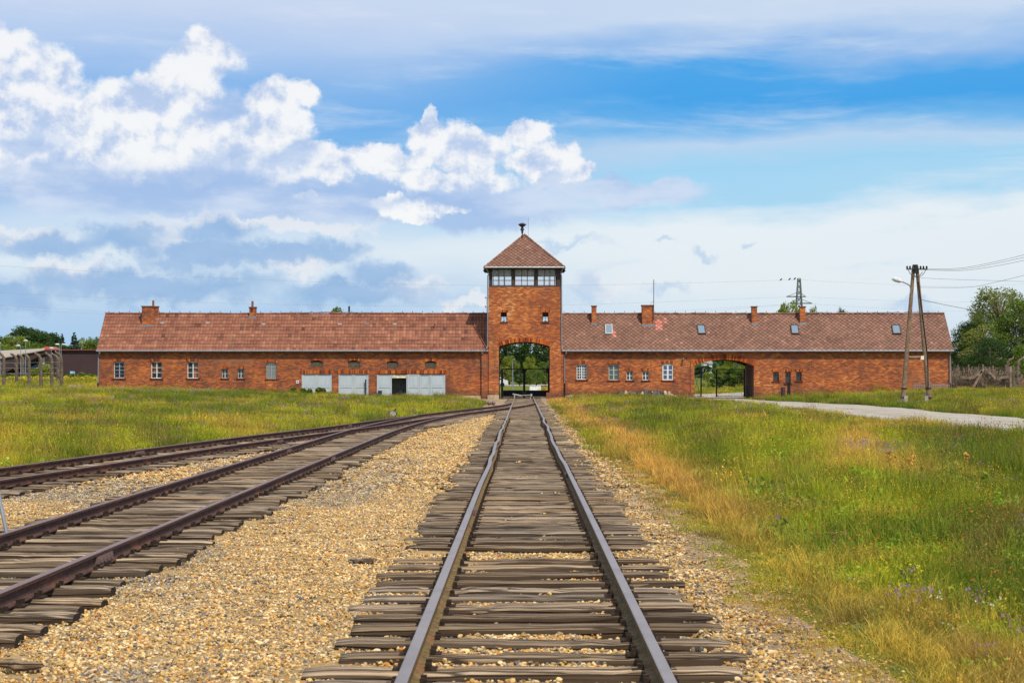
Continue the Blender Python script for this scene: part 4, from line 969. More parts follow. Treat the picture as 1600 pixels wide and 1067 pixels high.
# --- gutters and downpipes
for xa, xb in ((xEL, xT0-.02), (xT1+.02, xER)):
    b = MB(); b.tube([(xa, Y1-.31, ZE-.02), (xb, Y1-.31, ZE-.02)], .075, 10); x = xa+.4
    while x < xb: b.box(x-.015, x+.015, Y1-.31, Y1-.24, ZE-.09, ZE+.05); x += 1.1
    b.build('gutter', M['zinc'], G)
def pipe(pts, name='downpipe', mat='zinc', r=.055, foot=None):
    b = MB(); b.tube(pts, r, 8, caps=True); o = b.build(name, M[mat], G)
    if foot: f = MB(); f.tube([(pts[-1][0], pts[-1][1], pts[-1][2]), (pts[-1][0], pts[-1][1], foot)], r*1.25, 8); f.build('pipe_foot', M['iron'], o)
    return o
for px, pt_ in ((755, 603), (883, 599)):
    s_ = 1 if px > 800 else -1
    pipe([(X1(px+s_*1.5), Y1-.31, ZE-.09), (X1(px+s_*1.5), Y1-.31, ZE-.2), (X1(px-s_*1), Y1-.09-.24*(0), ZE-.5), (X1(px-s_*1), Y1-.30*0-.09, Z1(pt_))], foot=-.1)
pipe([(X1(157), Y1-.31, ZE-.09), (X1(157), Y1-.31, ZE-.2), (X1(154.3), Y1-.07, ZE-.5), (X1(153.6), Y1-.07, Z1(598))], foot=.2)
pipe([(X1(1484), Y1-.31, ZE-.09), (X1(1484), Y1-.10, ZE-.35), (X1(1484), Y1-.10, Z1(599))], foot=.2)
pipe([(ex0+.1, ey0-.05, ez-.1), (X0(764), Y0-.08, ez-.5), (X0(762.3), Y0-.06, ez-.7), (X0(762), Y0-.06, Z0(541)), (X0(760), Y0-.1, Z0(545))])
pipe([(ex1-.1, ey0-.05, ez-.1), (X0(876), Y0-.08, ez-.5), (X0(877.3), Y0-.06, ez-.7), (X0(877.6), Y0-.06, Z0(541)), (X0(878.5), Y0-.1, Z0(545))])
# lamp brackets at the tower's upper corners, aerials on its left edge
for px, s_ in ((758, -1), (880.5, 1)):
    b = MB(); x = X0(px); b.bar((x, Y0+.1, Z0(424)), (x-s_*.35, Y0+.1, Z0(424)), .05); b.tube([(x+s_*.1, Y0-.05, Z0(422.5)), (x-s_*.03, Y0+.05, Z0(425.5))], [.10, .06], 8); b.build('floodlight', M['iron'], G)
b = MB()
for py in (466, 480, 491): b.bar((X0(758), Y0+.3, Z0(py)), (X0(763), Y0+.3, Z0(py)), .03); b.tube([(X0(758), Y0+.3, Z0(py)), (X0(758), Y0+.3, Z0(py-2.5))], .03, 6)
b.tube([(X0(760), Y0+.3, Z0(462)), (X0(760), Y0+.3, Z0(500))], .012, 5); b.build('insulator_bracket', M['iron'], G)
# --- chimneys
def chimney(px0, px1, py0, py1, mat='brick_right', cap=True, dep=None, label=None):
    fr_ = (548-py1)/57.5; yf = Y1-.25+fr_*(YR-Y1+.25); x0, x1 = PX(px0, yf), PX(px1, yf); zt = PZ(py0, yf); zb_ = ZE+(ZR-ZE)*fr_-.25
    dep = dep or min(.9, (x1-x0)*1.1); b = MB(); b.box(x0, x1, yf, yf+dep, zb_, zt-.10)
    c = b.build('chimney', M[mat], G, label=label)
    b = MB(); b.box(x0-.05, x1+.05, yf-.05, yf+dep+.05, zt-.10, zt-.02); b.build('chimney_cap', M['cap'], c)
    b = MB(); b.box(x0-.04, x1+.04, yf-.06, yf-.002, zb_, zb_+.42); b.build('flashing', M['zinc'], c)
    return c
c = chimney(221.5, 240, 477.5, 511, 'brick', dep=1.0, label='wide mottled brick chimney with a rusty pipe behind')
chimney(236, 246, 477.8, 499, 'brick')
b = MB(); b.tube([(PX(239.5, YR), YR, PZ(482, YR)), (PX(239.5, YR), YR, PZ(469.5, YR))], .09, 8); b.build('flue_pipe', M['rust_pipe'], c)
c = chimney(389.3, 399.3, 479, 497.5, 'brick'); b = MB(); b.tube([(PX(394.5, YR-.5), YR-.5, PZ(482, YR)), (PX(394.5, YR-.5), YR-.5, PZ(471, YR))], .09, 8); b.build('flue_pipe', M['rust_pipe'], c)
M['chim_red'] = brick_mat('bright_chimney_brick', .05, dirt=.15)
chimney(924.5, 932, 477, 508, 'chim_red'); c = chimney(1003.3, 1021, 476, 510, 'chim_red', dep=.9, label='broad red brick chimney with an aerial')
chimney(1174.7, 1183, 478, 508, 'chim_red'); chimney(1250, 1258.7, 478, 507, 'chim_red')
b = MB(); ya_ = YR-1.2; b.bar((PX(1021.5,ya_), ya_, PZ(500,ya_)), (PX(1021.5,ya_), ya_, PZ(437,ya_)), .05); b.bar((PX(1021.5,ya_), ya_, PZ(470,ya_)), (PX(1016,ya_), ya_, PZ(476,ya_)), .02); b.build('aerial', M['iron'], c)
# --- skylights
for i, (a, bb) in enumerate(((945.5,957),(1089.5,1102),(1235.5,1248),(1393.5,1407))):
    fr0, fr1 = (548-523.5)/57.5, (548-509)/57.5; e = (Y1-.25, ZE); dy, dz = YR-e[0], ZR-e[1]; L = math.hypot(dy, dz); ny, nz = -dz/L, dy/L
    def Q(px, f, h):
        y = e[0]+dy*f; return (PX(px, y)+0*h, y+ny*h, e[1]+dz*f+nz*h)
    sh = 1.2 if i else .3
    c4 = [(a+sh, fr0), (bb+sh, fr0), (bb-sh, fr1), (a-sh, fr1)]; t_ = .16
    outer = [Q(p, f, .0) for p, f in c4]+[Q(p, f, t_) for p, f in c4]
    cx_ = (a+bb)/2; cf = (fr0+fr1)/2; inn = [Q(cx_+(p-cx_)*.78, cf+(f-cf)*.84, t_) for p, f in c4]; inn2 = [Q(cx_+(p-cx_)*.78, cf+(f-cf)*.84, t_-.03) for p, f in c4]
    b = MB(); b.add(outer+inn+inn2, [(0,1,5,4),(1,2,6,5),(2,3,7,6),(3,0,4,7),(4,5,9,8),(5,6,10,9),(6,7,11,10),(7,4,8,11),(8,9,13,12),(9,10,14,13),(10,11,15,14),(11,8,12,15)])
    s_ = b.build('skylight', M['grey_wood'] if i == 0 else M['dark_wood'], rfR)
    # pane is a sibling part: a part of the roof as well
    b = MB(); b.add(inn2, [(0,1,2,3)]); b.build('skylight_pane', M['glass_sky'], rfR)
# little pipe and dark vents on the left roof
for px, py in ((679,514),(412,508),(531,508),(574,508),(617,508),(254,506),(325,506)):
    f = (548-py)/57.5; y = Y1-.25+(YR-Y1+.25)*f; b = MB(); x = PX(px, y); z = ZE+(ZR-ZE)*f
    if px == 679: b.tube([(x, y, z-.1), (x, y, z+.45)], .06, 8); b.build('vent_pipe', M['rust_pipe'], rfL)
    else: b.box(x-.16, x+.16, y-.12, y+.2, z+.0, z+.14); b.build('roof_vent', M['grey_wood'] if px != 574 else M['zinc'], rfL)
# --- garage doors
def leaf(xa, xb, z0, z1, y, par, rails=(0, .5, 1.), dy=0.):
    b = MB(); b.box(xa, xb, y, y+.04, z0, z1); l_ = b.build('door_leaf', M['door_paint'], par)
    s = .11; b = MB(); b.box(xa, xa+s, y-.03, y-.001, z0, z1); b.box(xb-s, xb, y-.03, y-.001, z0, z1)
    for k, r in enumerate(rails):
        zc = z0+(z1-z0)*r; b.box(xa+s, xb-s, y-.03, y-.001, max(z0, zc-s*.6), min(z1, zc+s*.6))
    b.build('door_frame', M['door_paint'], l_)
    for k in range(len(rails)-1):
        za, zc = z0+(z1-z0)*rails[k]+s*.6+.05, z0+(z1-z0)*rails[k+1]-s*.6-.05
        b = MB(); b.box(xa+s+.05, xb-s-.05, y-.016, y-.001, za+(s*.4 if k == 0 else 0), zc-(s*.4 if k == len(rails)-2 else 0)); b.build('door_panel', M['door_paint'], l_)
    return l_
zt = Z1(584.3)
for (a, bb) in doors[:2]:
    m_ = (a+bb)/2; leaf(X1(a)+.03, X1(m_)-.01, .02, zt-.03, Y1+.08, G); leaf(X1(m_)+.01, X1(bb)-.03, .02, zt-.03, Y1+.08, G)
    b = MB(); b.box(X1(m_)-.018, X1(m_)+.018, Y1+.045, Y1+.06, .02, zt-.03); b.build('meeting_strip', M['grey_wood'], G)
    b = MB(); b.box(X1(a), X1(a)+.028, Y1+.02, Y1+.14, -.1, zt); b.box(X1(bb)-.028, X1(bb), Y1+.02, Y1+.14, -.1, zt); b.box(X1(a)+.03, X1(bb)-.03, Y1+.02, Y1+.14, zt-.028, zt-.001); b.build('door_surround', M['door_paint'], G)
leaf(X1(589)+.03, X1(612), .02, zt-.03, Y1+.08, G); leaf(X1(637), X1(655.5), .02, zt-.03, Y1+.02, G); leaf(X1(655.7), X1(671.5), .02, zt-.03, Y1+.10, G); leaf(X1(672), X1(696)-.03, .02, zt-.03, Y1+.08, G)
b = MB(); b.box(X1(589), X1(589)+.028, Y1+.02, Y1+.14, -.1, zt); b.box(X1(696)-.028, X1(696), Y1+.02, Y1+.14, -.1, zt); b.build('door_surround', M['door_paint'], G)
b = MB(); b.box(X1(612.4), X1(635.5), Y1+.09, Y1+.13, Z1(590.5), Z1(585.2)); b.box(X1(614), X1(617), Y1+.07, Y1+.089, Z1(588.5), Z1(587)); b.build('door_header', M['cream'], G)
b = MB(); b.box(X1(635), X1(636.8), Y1+.03, Y1+.9, .0, zt-.05); b.build('open_door_leaf', M['door_paint'], G)
b = MB(); b.box(X1(612.5), X1(635.2), Y1+.5, Y1+2.19, -.02, .12); b.build('room_floor', M['concrete'], G)
for (px0, px1, py0, py1, yy, nm) in ((623,628.5,609,624,Y1+1.,'a'),(628,631.5,608,616.5,Y1+1.3,'b')): pass
b = MB(); b.box(X1(622.5), X1(628.3), Y1+.7, Y1+1.05, .13, Z1(608)); b.box(X1(628.4), X1(631.3), Y1+.8, Y1+1.0, Z1(616.5), Z1(608.6)); b.box(X1(624.5), X1(626), Y1+.85, Y1+.9, Z1(608), Z1(600)); tag(b.build('cabinet', M['navy']), 'dark navy box standing inside the open garage doorway', 'cabinet')
b = MB(); b.box(X1(591.3), X1(597), Y1-.35, Y1-.05, -.05, Z1(611)); b.box(X1(590.9), X1(597.4), Y1-.37, Y1-.03, Z1(611), Z1(610.2)); tag(b.build('waste_box', M['navy']), 'dark box standing in front of the left half of the widest garage door', 'box')
b = MB(); b.tube([(X1(572), Y1-.2, -.02), (X1(571.5), Y1-.12, Z1(594))], .05, 8); b.tube([(X1(571.5), Y1-.12, Z1(594)), (X1(571.5), Y1-.12, Z1(593))], .075, 8); tag(b.build('leaning_pole', M['iron']), 'thin dark pole standing before the middle garage door', 'pole')
b = MB(); b.box(X1(462.6), X1(467.2), Y1-.04, Y1-.002, Z1(599), Z1(594.5)); b.box(X1(463.7), X1(466.1), Y1-.05, Y1-.041, Z1(597.8), Z1(595.8), 1)
tag(b.build('wall_sign', [M['white_wood'], simple('red_print', (.5,.06,.05))]), 'small white sign with a red mark on the wall left of the garage doors', 'sign')
b = MB(); b.tube([(X1(1067.5), Y1-.01, Z1(560)), (X1(1067.5), Y1-.2, Z1(561)), (X1(1067.5), Y1-.25, Z1(562.5))], [.06,.07,.1], 8); tag(b.build('wall_lamp', M['zinc']), 'small grey lamp fixed on the wall left of the right archway', 'lamp')
# vertical movement joint / pipe left of the arch
b = MB(); b.box(X1(1078.3), X1(1079.8), Y1-.05, Y1-.002, -.2, Z1(565)); b.build('drain_pipe', M['rust_pipe'], G)
# ------------------------------------------------------------------ gates
def gate_leaf(name, label, x0, x1, y, z0, z1, panel=0., diag=True, mesh=True, group=None, mid=None):
    t = thing(name, label, 'gate', (x0, y, z0), group); r = .035
    b = MB(); b.bar((x0,y,z0),(x0,y,z1),.11); b.bar((x1,y,z0),(x1,y,z1),.11); b.bar((x0+.056,y,z1-.04),(x1-.056,y,z1-.04),.08); b.bar((x0+.056,y,z0+.06),(x1-.056,y,z0+.06),.06)
    b.build('gate_frame', M['iron'], t)
    if panel:
        b = MB(); b.box(x0+.06, x1-.06, y-.015, y+.015, z0+.1, z0+panel); b.build('kick_board', M['iron'], t)
    if diag:
        for a, c in (((x0+.06, z0+.1), (x1-.06, z1-.1)), ((x0+.06, z1-.1), (x1-.06, z0+.1))):
            b = MB(); b.bar((a[0], y+.02, a[1]), (c[0], y+.02, c[1]), .022); b.build('brace_wire', M['iron'], t)
    if mesh:
        b = MB(); x = x0+.2
        while x < x1-.1: b.bar((x, y, z0+.1), (x, y, z1-.08), .007); x += .16
        z = z0+.25
        while z < z1-.1: b.bar((x0+.06, y+.01, z), (x1-.06, y+.01, z), .007); z += .16
        o = b.build('barbed_wire', M['iron'], t); o['kind'] = 'stuff'
    return t
yg = Y0+DEP-1.2; gz = PZ(576, yg)
g1 = gate_leaf('track_gate', 'left leaf of the black iron gate closing the track under the tower', PX(784.5, yg), PX(818.3, yg), yg, .12, gz, .62, False, False, 'iron gate leaves across the track')
g2 = gate_leaf('track_gate', 'right leaf of the black iron gate closing the track under the tower', PX(819.7, yg), PX(857, yg), yg, .12, gz, .62, False, False, 'iron gate leaves across the track')
for g_, xa, s in ((g1, PX(818.3, yg), -1), (g2, PX(819.7, yg), 1), (g2, PX(857, yg), -1)):
    b = MB(); b.prism([(xa, gz-.35), (xa+s*.26, gz-.08), (xa, gz-.08)] if s > 0 else [(xa, gz-.35), (xa, gz-.08), (xa+s*.26, gz-.08)], yg-.02, yg+.02); b.build('corner_plate', M['iron'], g_)
b = MB(); yo = Y0+1.2
for px in (783.2, 785.8): b.bar((PX(px, yo), yo, .0), (PX(px, yo), yo, PZ(562, yo)), .05)
b.bar((PX(783.2, yo), yo, PZ(580, yo)), (PX(785.8, yo), yo, PZ(580, yo)), .04); b.bar((PX(783.2, yo), yo, PZ(605, yo)), (PX(785.8, yo), yo, PZ(605, yo)), .04)
tag(b.build('folded_grille', M['iron']), 'narrow black iron bars standing against the left side of the tower passage', 'bars')
b = MB(); yb_ = Y0+2.; b.bar((PX(801, yb_), yb_, PZ(615.5, yb_)), (PX(815, yb_), yb_, PZ(618, yb_)), .10); b.bar((PX(815, yb_), yb_, PZ(617.6, yb_)), (PX(830, yb_), yb_, PZ(617, yb_)), .05); b.box(PX(829, yb_), PX(831.5, yb_), yb_-.1, yb_+.1, PZ(619, yb_), PZ(615, yb_))
for px in (804, 829): b.box(PX(px, yb_)-.04, PX(px, yb_)+.04, yb_-.04, yb_+.04, .0, PZ(616, yb_))
tag(b.build('track_barrier', M['grey_wood']), 'low grey bar lying across the track just inside the tower gate', 'barrier')
b = MB(); b.bar((PX(832, Y0-.6), Y0-.6, .05), (PX(868, Y0-.6), Y0-.6, .06), .12, .06); tag(b.build('threshold_beam', M['concrete']), 'pale concrete threshold strip at the right foot of the tower gate', 'threshold')
b = MB(); b.box(PX(853.5, Y0-.1), PX(860, Y0-.1), Y0-.5, Y0-.2, 0, .6); tag(b.build('rusty_gate_stop', M['rust_pipe']), 'small rusty block at the right foot of the tower gate', 'block')
yr = YB-.9; zr = PZ(576.5, yr)
gate_leaf('road_gate', 'left iron gate leaf in the right archway mostly hidden by the wall', PX(1082, yr), PX(1095.5, yr), yr, .16, zr, 0, True, True, 'iron gate leaves in the right archway')
gate_leaf('road_gate', 'wide right iron gate leaf with crossed wires in the right archway', PX(1119.5, yr), PX(1163, yr), yr, .16, zr, 0, True, True, 'iron gate leaves in the right archway')
b = MB(); y_ = Y1+2.; b.bar((PX(1164.5, y_), y_, PZ(604, y_)), (PX(1168.5, y_), y_, PZ(601, y_)), .10, .08); b.bar((PX(1166, y_), y_, PZ(604, y_)), (PX(1170, y_), y_, .12), .12); tag(b.build('gate_latch_post', M['navy']), 'dark leaning post with a pale end inside the right archway', 'post')
# ------------------------------------------------------------------ furniture near the building
D_ = 133.; x = PX(1223.5, D_); z = float(H(x, D_)); b = MB(); b.lathe(x, D_, [(.16, z-.05), (.17, z+.95), (.19, z+1.0), (.10, z+1.1)], 12); t = tag(b.build('litter_bin', simple('brown_bin', (.06,.035,.03), .7)), 'round dark brown litter bin on the grass edge below the small windows', 'bin')
D_ = 139.5; x = PX(1232.5, D_); z = float(H(x, D_)); b = MB(); b.box(x-.12, x+.12, D_-.1, D_+.1, z-.05, z+1.15); b.box(x-.16, x+.16, D_-.13, D_+.13, z+1.15, z+1.28); tag(b.build('dark_post', M['iron']), 'black square post close to the wall behind the litter bin', 'post')
t = thing('railing', 'low grey metal railing against the wall near the right end of the building', 'railing', (PX(1450,139), 139, .5)); D_ = 139.
za, zb = PZ(612.5, D_), PZ(601, D_); b = MB(); b.bar((PX(1427.5,D_),D_,zb),(PX(1484,D_),D_,zb),.06); b.bar((PX(1427.5,D_),D_,za),(PX(1484,D_),D_,za),.05); b.build('rail', M['zinc'], t)
bm = MB(); bm.bar((0,0,za+.03),(0,0,zb-.03),.035); me = bm.mesh('bar', M['zinc'])
for i in range(21):
    o = bpy.data.objects.new('bar', me); sc.collection.objects.link(o); o.parent = t; px = 1428+i*2.78; o.location = Vector((PX(px,D_), D_, 0))-t.location
# switch stand by the far track: dark post, counterweight disc
D_ = 76.; x = PX(610, D_); zg = .05; k = D_/FPX
t = thing('switch_stand', 'rusty point lever with a round pale counterweight beside the far track', 'switch lever', (x, D_, zg))
b = MB(); b.box(x-.12, x-.0, D_-.1, D_+.1, zg-.05, PZ(641.5, D_)); b.box(x-.2, x+.15, D_-.14, D_+.14, zg-.05, zg+.12); b.build('stand', M['rail_rust'], t)
b = MB(); b.tube([(x+.12, D_-.12, PZ(646.5,D_)), (x+.12, D_+.02, PZ(646.5,D_))], .13, 16); b.build('counterweight', M['concrete'], t)
b = MB(); b.bar((x+.02, D_, PZ(650,D_)), (x+.24, D_, PZ(638.5,D_)), .05); b.tube([(x+.13, D_+.03, PZ(646.5,D_)), (x+.13, D_+.07, PZ(646.5,D_))], .155, 16); b.build('lever', M['iron'], t)
# thin metal rod leaning at the left edge of the photo
D_ = 18.8; b = MB(); b.tube([(PX(11, D_), D_, .16), (PX(-6, D_), D_+.05, .66)], .022, 8); tag(b.build('leaning_rod', M['zinc']), 'thin grey metal rod leaning beside the rail at the left edge of the photo', 'rod')
b = MB(); D_ = 112
for px in (764, 771): x = PX(px, D_); b.lathe(x, D_, [(.05,.02),(.10,.1),(.14,.2),(.10,.3),(.02,.34)], 8)
b.bar((PX(763,D_),D_,.1),(PX(772,D_),D_,.1),.08); tag(b.build('point_lever', M['rail_rust']), 'small low rusty point lever on the sand left of the tower gate', 'switch lever')

# ------------------------------------------------------------------ utility pole and wires
D_ = 103.; zt = PZ(414, D_); xa, xb, xt = PX(1411, D_), PX(1452, D_), PX(1430, D_); za = float(H(xa, D_))
t = thing('utility_pole', 'tall brown A-shaped timber power pole on concrete stubs with a street lamp arm', 'utility pole', (xt, D_, za))
for x0, s in ((xa, -1), (xb, 1)):
    b = MB(); n = 8; b.tube([Vector((x0, D_, za+.35)).lerp(Vector((xt+s*.10, D_+s*.02, zt-.1)), i/n) for i in range(n+1)], [.15-.05*i/n for i in range(n+1)], 12); leg = b.build('leg', M['pole_wood'], t)
    b = MB(); px = 1414.5 if s < 0 else 1446.5; b.box(PX(px,D_)-.11, PX(px,D_)+.11, D_-.22, D_+.0, za-.3, PZ(618.5, D_)); b.build('concrete_stub', M['concrete'], t)
    b = MB()
    for z in (za+.45, za+1.): f = (z-za-.35)/(zt-.1-za-.35); xx = x0+(xt+s*.1-x0)*f; b.tube([(xx, D_, z), (xx, D_, z+.06)], .19, 10)
    b.build('clamp', M['iron'], leg)
b = MB(); b.tube([(xt, D_, zt-.5), (xt, D_, zt), (xt, D_, zt+.02)], [.2, .17, .10], 10); b.build('pole_cap', M['iron'], t)
b = MB(); zc = PZ(558.5, D_); b.tube([(PX(1415,D_), D_, zc), (PX(1447,D_), D_, zc)], .09, 8); b.build('crossbeam', M['pole_wood'], t)
b = MB(); b.box(PX(1438,D_), PX(1443,D_), D_-.14, D_-.02, PZ(562,D_), PZ(556,D_)); b.build('meter_box', M['cream'], t)
b = MB(); zc = PZ(421, D_); b.bar((PX(1415.5,D_), D_-.15, zc), (PX(1448,D_), D_-.15, zc), .07); ca = b.build('cross_arm', M['iron'], t)
for px in (1416.5, 1421, 1437.5, 1442, 1447):
    b = MB(); b.lathe(PX(px,D_), D_-.15, [(.03, zc+.03), (.06, zc+.08), (.06, zc+.14), (.03, zc+.2)], 8); b.build('insulator', M['iron'], ca)
b = MB()
for px, s in ((1418, 1), (1445, -1)):
    pts = [(PX(px,D_)+s*.9*u, D_-.2, zc-.05-.42*math.sin(math.pi*u)**.7) for u in (0,.1,.25,.45,.7,.95)]; b.tube(pts, .018, 5)
b.build('jumper_wire', M['iron'], ca)
b = MB(); z0 = PZ(452,D_); b.tube([(PX(1421.5,D_), D_-.12, z0-.25), (PX(1422,D_), D_-.12, z0), (PX(1421,D_), D_-.15, PZ(447,D_)), (PX(1417,D_), D_-.25, PZ(444.5,D_)), (PX(1404,D_), D_-.5, PZ(440,D_))], .035, 8); arm = b.build('lamp_arm', M['zinc'], t)
b = MB(); b.tube([(PX(1406,D_), D_-.5, PZ(441,D_)), (PX(1402,D_), D_-.5, PZ(439.3,D_)), (PX(1395,D_), D_-.5, PZ(437,D_)), (PX(1390.8,D_), D_-.5, PZ(436.5,D_))], [.06, .14, .15, .05], 10); b.build('lamp_head', simple('pale_lamp_housing', (.55,.56,.58), .4), arm)
b = MB(); b.tube([(xb-.10, D_-.13, za+1.), (PX(1449,D_), D_-.13, PZ(560,D_)), (PX(1440.5,D_), D_-.12, PZ(490,D_)), (PX(1434.5,D_), D_-.1, PZ(440,D_))], .03, 6); b.build('cable', M['iron'], t)
def wire(label, pts, r=.008, group='overhead wires', mat='iron'):
    f3 = [spline([(i, p[k]) for i, p in enumerate(pts)]) for k in range(3)]; u = np.linspace(0, len(pts)-1, 28)
    b = MB(); b.tube(list(zip(f3[0](u), f3[1](u), f3[2](u))), r, 5); return tag(b.build('overhead_wire', M[mat]), label, 'wire', group)
def pw(lst): return [(PX(px, D), D, PZ(py, D)) for px, py, D in lst]
wire('topmost of three wires rising right from the top of the utility pole', pw([(1447,420.5,103),(1500,419,92),(1560,408,82),(1640,388,72)]))
wire('middle of three wires rising right from the top of the utility pole', pw([(1442,421,103),(1500,421,92),(1560,411,82),(1640,393,72)]))
wire('lowest of three wires rising right from the top of the utility pole', pw([(1437,421.5,103),(1500,423,92),(1560,415,82),(1640,398,72)]))
wire('wire running right from below the utility pole cross arm and rising at the photo edge', pw([(1434,449,103),(1510,449,94),(1560,440,86),(1640,420,78)]), .008)
wire('flat wire running right a little lower on the utility pole', pw([(1434,434,104),(1500,437,110),(1640,441,120)]), .008)
wire('short thick wire dropping right from the middle of the utility pole', pw([(1438,468,103),(1480,477,118),(1530,486,135),(1600,495,150)]), .016)
# lattice pylon far behind
D_ = 420.; xc = PX(1248.5, D_); z0 = 0; zt = PZ(435, D_); t = thing('lattice_pylon', 'distant grey lattice power pylon behind the right roof', 'pylon', (xc, D_, z0))
b = MB(); lv = [0, 6, 11, 15, PZ(492,D_), PZ(483,D_), PZ(474,D_), PZ(463,D_), PZ(453,D_), PZ(444,D_), zt]; wd = lambda z: .28+(zt-z)*.060
for i in range(len(lv)-1):
    w0, w1 = wd(lv[i]), wd(lv[i+1]); c0 = [(xc-w0,D_-w0,lv[i]),(xc+w0,D_-w0,lv[i]),(xc+w0,D_+w0,lv[i]),(xc-w0,D_+w0,lv[i])]; c1 = [(xc-w1,D_-w1,lv[i+1]),(xc+w1,D_-w1,lv[i+1]),(xc+w1,D_+w1,lv[i+1]),(xc-w1,D_+w1,lv[i+1])]
    for k in range(4): b.bar(c0[k], c1[k], .22); b.bar(c0[k], c1[(k+1)%4], .10); b.bar(c0[(k+1)%4], c1[k], .10); b.bar(c1[k], c1[(k+1)%4], .10)
PYM = simple('grey_green_pylon_steel', (.13,.15,.14), .7, .3, .2); b.build('lattice_mast', PYM, t)
for py, l, r in ((463.5, 1229, 1259), (474, 1234, 1269)):
    b = MB(); z = PZ(py, D_); b.bar((PX(l,D_),D_,z),(PX(r,D_),D_,z),.32,.28); b.bar((PX(l,D_),D_,z),(xc,D_,z+1.2),.12); b.bar((PX(r,D_),D_,z),(xc,D_,z+1.2),.12); b.build('pylon_arm', PYM, t)
M['wire_grey'] = simple('grey_aluminium_wire', (.33,.36,.40), .5)
for lab, l in (('highest faint power line crossing the sky left of the pylon', [(-60,412),(200,427),(480,440),(760,446),(1000,444),(1248,437)]), ('power line crossing the sky and passing above the left chimneys', [(-60,454),(0,457.5),(200,467),(400,475),(760,479),(1000,473),(1230,464)]),
               ('lowest pale power line slanting down to the left end of the roof', [(-60,472),(0,476.5),(165,487),(400,499),(760,500),(1000,489),(1234,475)]), ('thin power line just beneath the lowest one at the left edge', [(-60,479),(0,482),(165,491),(400,503),(760,505),(1000,494),(1234,476)]),
               ('highest faint power line crossing the sky right of the pylon', [(1248,437),(1320,441),(1500,448),(1660,440)]), ('middle power line right of the pylon', [(1259,464),(1400,470),(1500,472),(1660,466)]), ('lowest power line right of the pylon', [(1269,475),(1400,483),(1500,486),(1660,480)])):
    wire(lab, pw([(a, c, 420) for a, c in l]), .022, 'pylon power lines', 'wire_grey')
for i, (px, py, lab) in enumerate(((1220.5,437,'leftmost of the dark birds perched on the line left of the pylon'),(1234,436.3,'dark bird perched on the line between the leftmost bird and the pylon'),(1242,435.6,'dark bird perched on the line right beside the pylon top'))):
    x, z = PX(px,420), PZ(py,420); b = MB(); b.tube([(x-.35,420,z-.25),(x-.12,420,z-.05),(x+.08,420,z+.12),(x+.2,420,z+.25),(x+.32,420,z+.22)], [.04,.16,.15,.09,.02], 8); tag(b.build('bird', M['iron']), lab, 'bird', 'birds on the power line')
b = MB(); D_ = 170; b.tube([(PX(545.5,D_),D_,0),(PX(545.5,D_),D_,PZ(478.5,D_))], .09, 8); tag(b.build('mast', M['iron']), 'short dark mast rising behind the left wing roof', 'mast')

# ------------------------------------------------------------------ curved camp fence posts and their wires
def fence_post(x, y, h, a, label, group, lean=0, r=.17):
    z = float(H(x, y)); t = thing('fence_post', label, 'fence post', (x, y, z-.1), group, a)
    pts = [(0,0,0),(0,0,h*.45),(0,0,h*.78)] + [(-(1-math.cos(u))*.75, 0, h*.78+math.sin(u)*h*.2) for u in (.35,.7,1.05,1.35)]
    b = MB(); b.smooth = False; b.tube(pts, [r,r*.95,r*.85,r*.8,r*.72,r*.65,r*.5], 8); part('post', b.mesh('post', M['old_post']), t)
    for k in range(5):
        b = MB(); z_ = h*(.25+.14*k); b.tube([(-r*.9,0,z_),(-r-.06,0,z_+.0)], .028, 6); part('insulator', b.mesh('insulator', M['concrete']), t)
    for u in (.7, 1.25):
        b = MB(); b.tube([(-(1-math.cos(u))*.75, 0, h*.78+math.sin(u)*h*.2), (-(1-math.cos(u))*.75-.02, 0, h*.78+math.sin(u)*h*.2+.16)], .045, 6); part('insulator', b.mesh('insulator', M['concrete']), t)
    return t
M['old_post'] = simple('mottled_old_concrete', (.135,.10,.075), .95, .15, 0, .4, 4., .4)
for i, (px, D, h, lab) in enumerate(((6,160,3.5,'leftmost'),(26,163,3.3,'second'),(36,176,3.2,'third, thinner and farther back'),(45.5,163,3.3,'fourth'),(64,158,3.5,'fifth'),(81,158,3.5,'sixth'),(90.5,168,3.1,'seventh, darker and half hidden'),(96,155,3.6,'last and thickest'))):
    fence_post(PX(px, D), D, h, 0, f'curved concrete camp fence post, {lab} from the left edge', 'curved concrete fence posts on the left')
for k in range(5):
    z = 1.2+k*.5; b = MB(); b.tube([(PX(-30,160),160,z),(PX(26,163),163,z),(PX(64,158.2),158.2,z),(PX(96,155.2),155.2,z)], .012, 4); tag(b.build('fence_wire', M['wire_grey']), f'{["lowest","second lowest","middle","second highest","highest"][k]} fence wire strung between the left curved posts', 'wire', 'wires between the left posts')
labs = ['first','second','third','fourth','fifth','sixth','seventh','eighth']
for i, (px, D, h, a) in enumerate(((1507,196,3.2,math.pi),(1516,190,3.2,math.pi),(1525,184,3.2,math.pi),(1534,178,3.2,math.pi),(1545,171,3.2,math.pi),(1556,164,3.1,math.pi),(1574,156,3.1,math.pi),(1590,151,3.0,math.pi))):
    fence_post(PX(px, D), D, h, a, f'curved weathered fence post leaning right, {labs[i]} from the building beside the right gable', 'curved fence posts on the right', r=.16)
M['brush'] = simple('brown_brush', (.21,.155,.12), .95, .1, 0, .45, 3.)
t = thing('wire_fence', 'brown overgrown wire fence with rotten braces right of the building', 'fence', (PX(1545,150), 150, .5)); D_ = 150
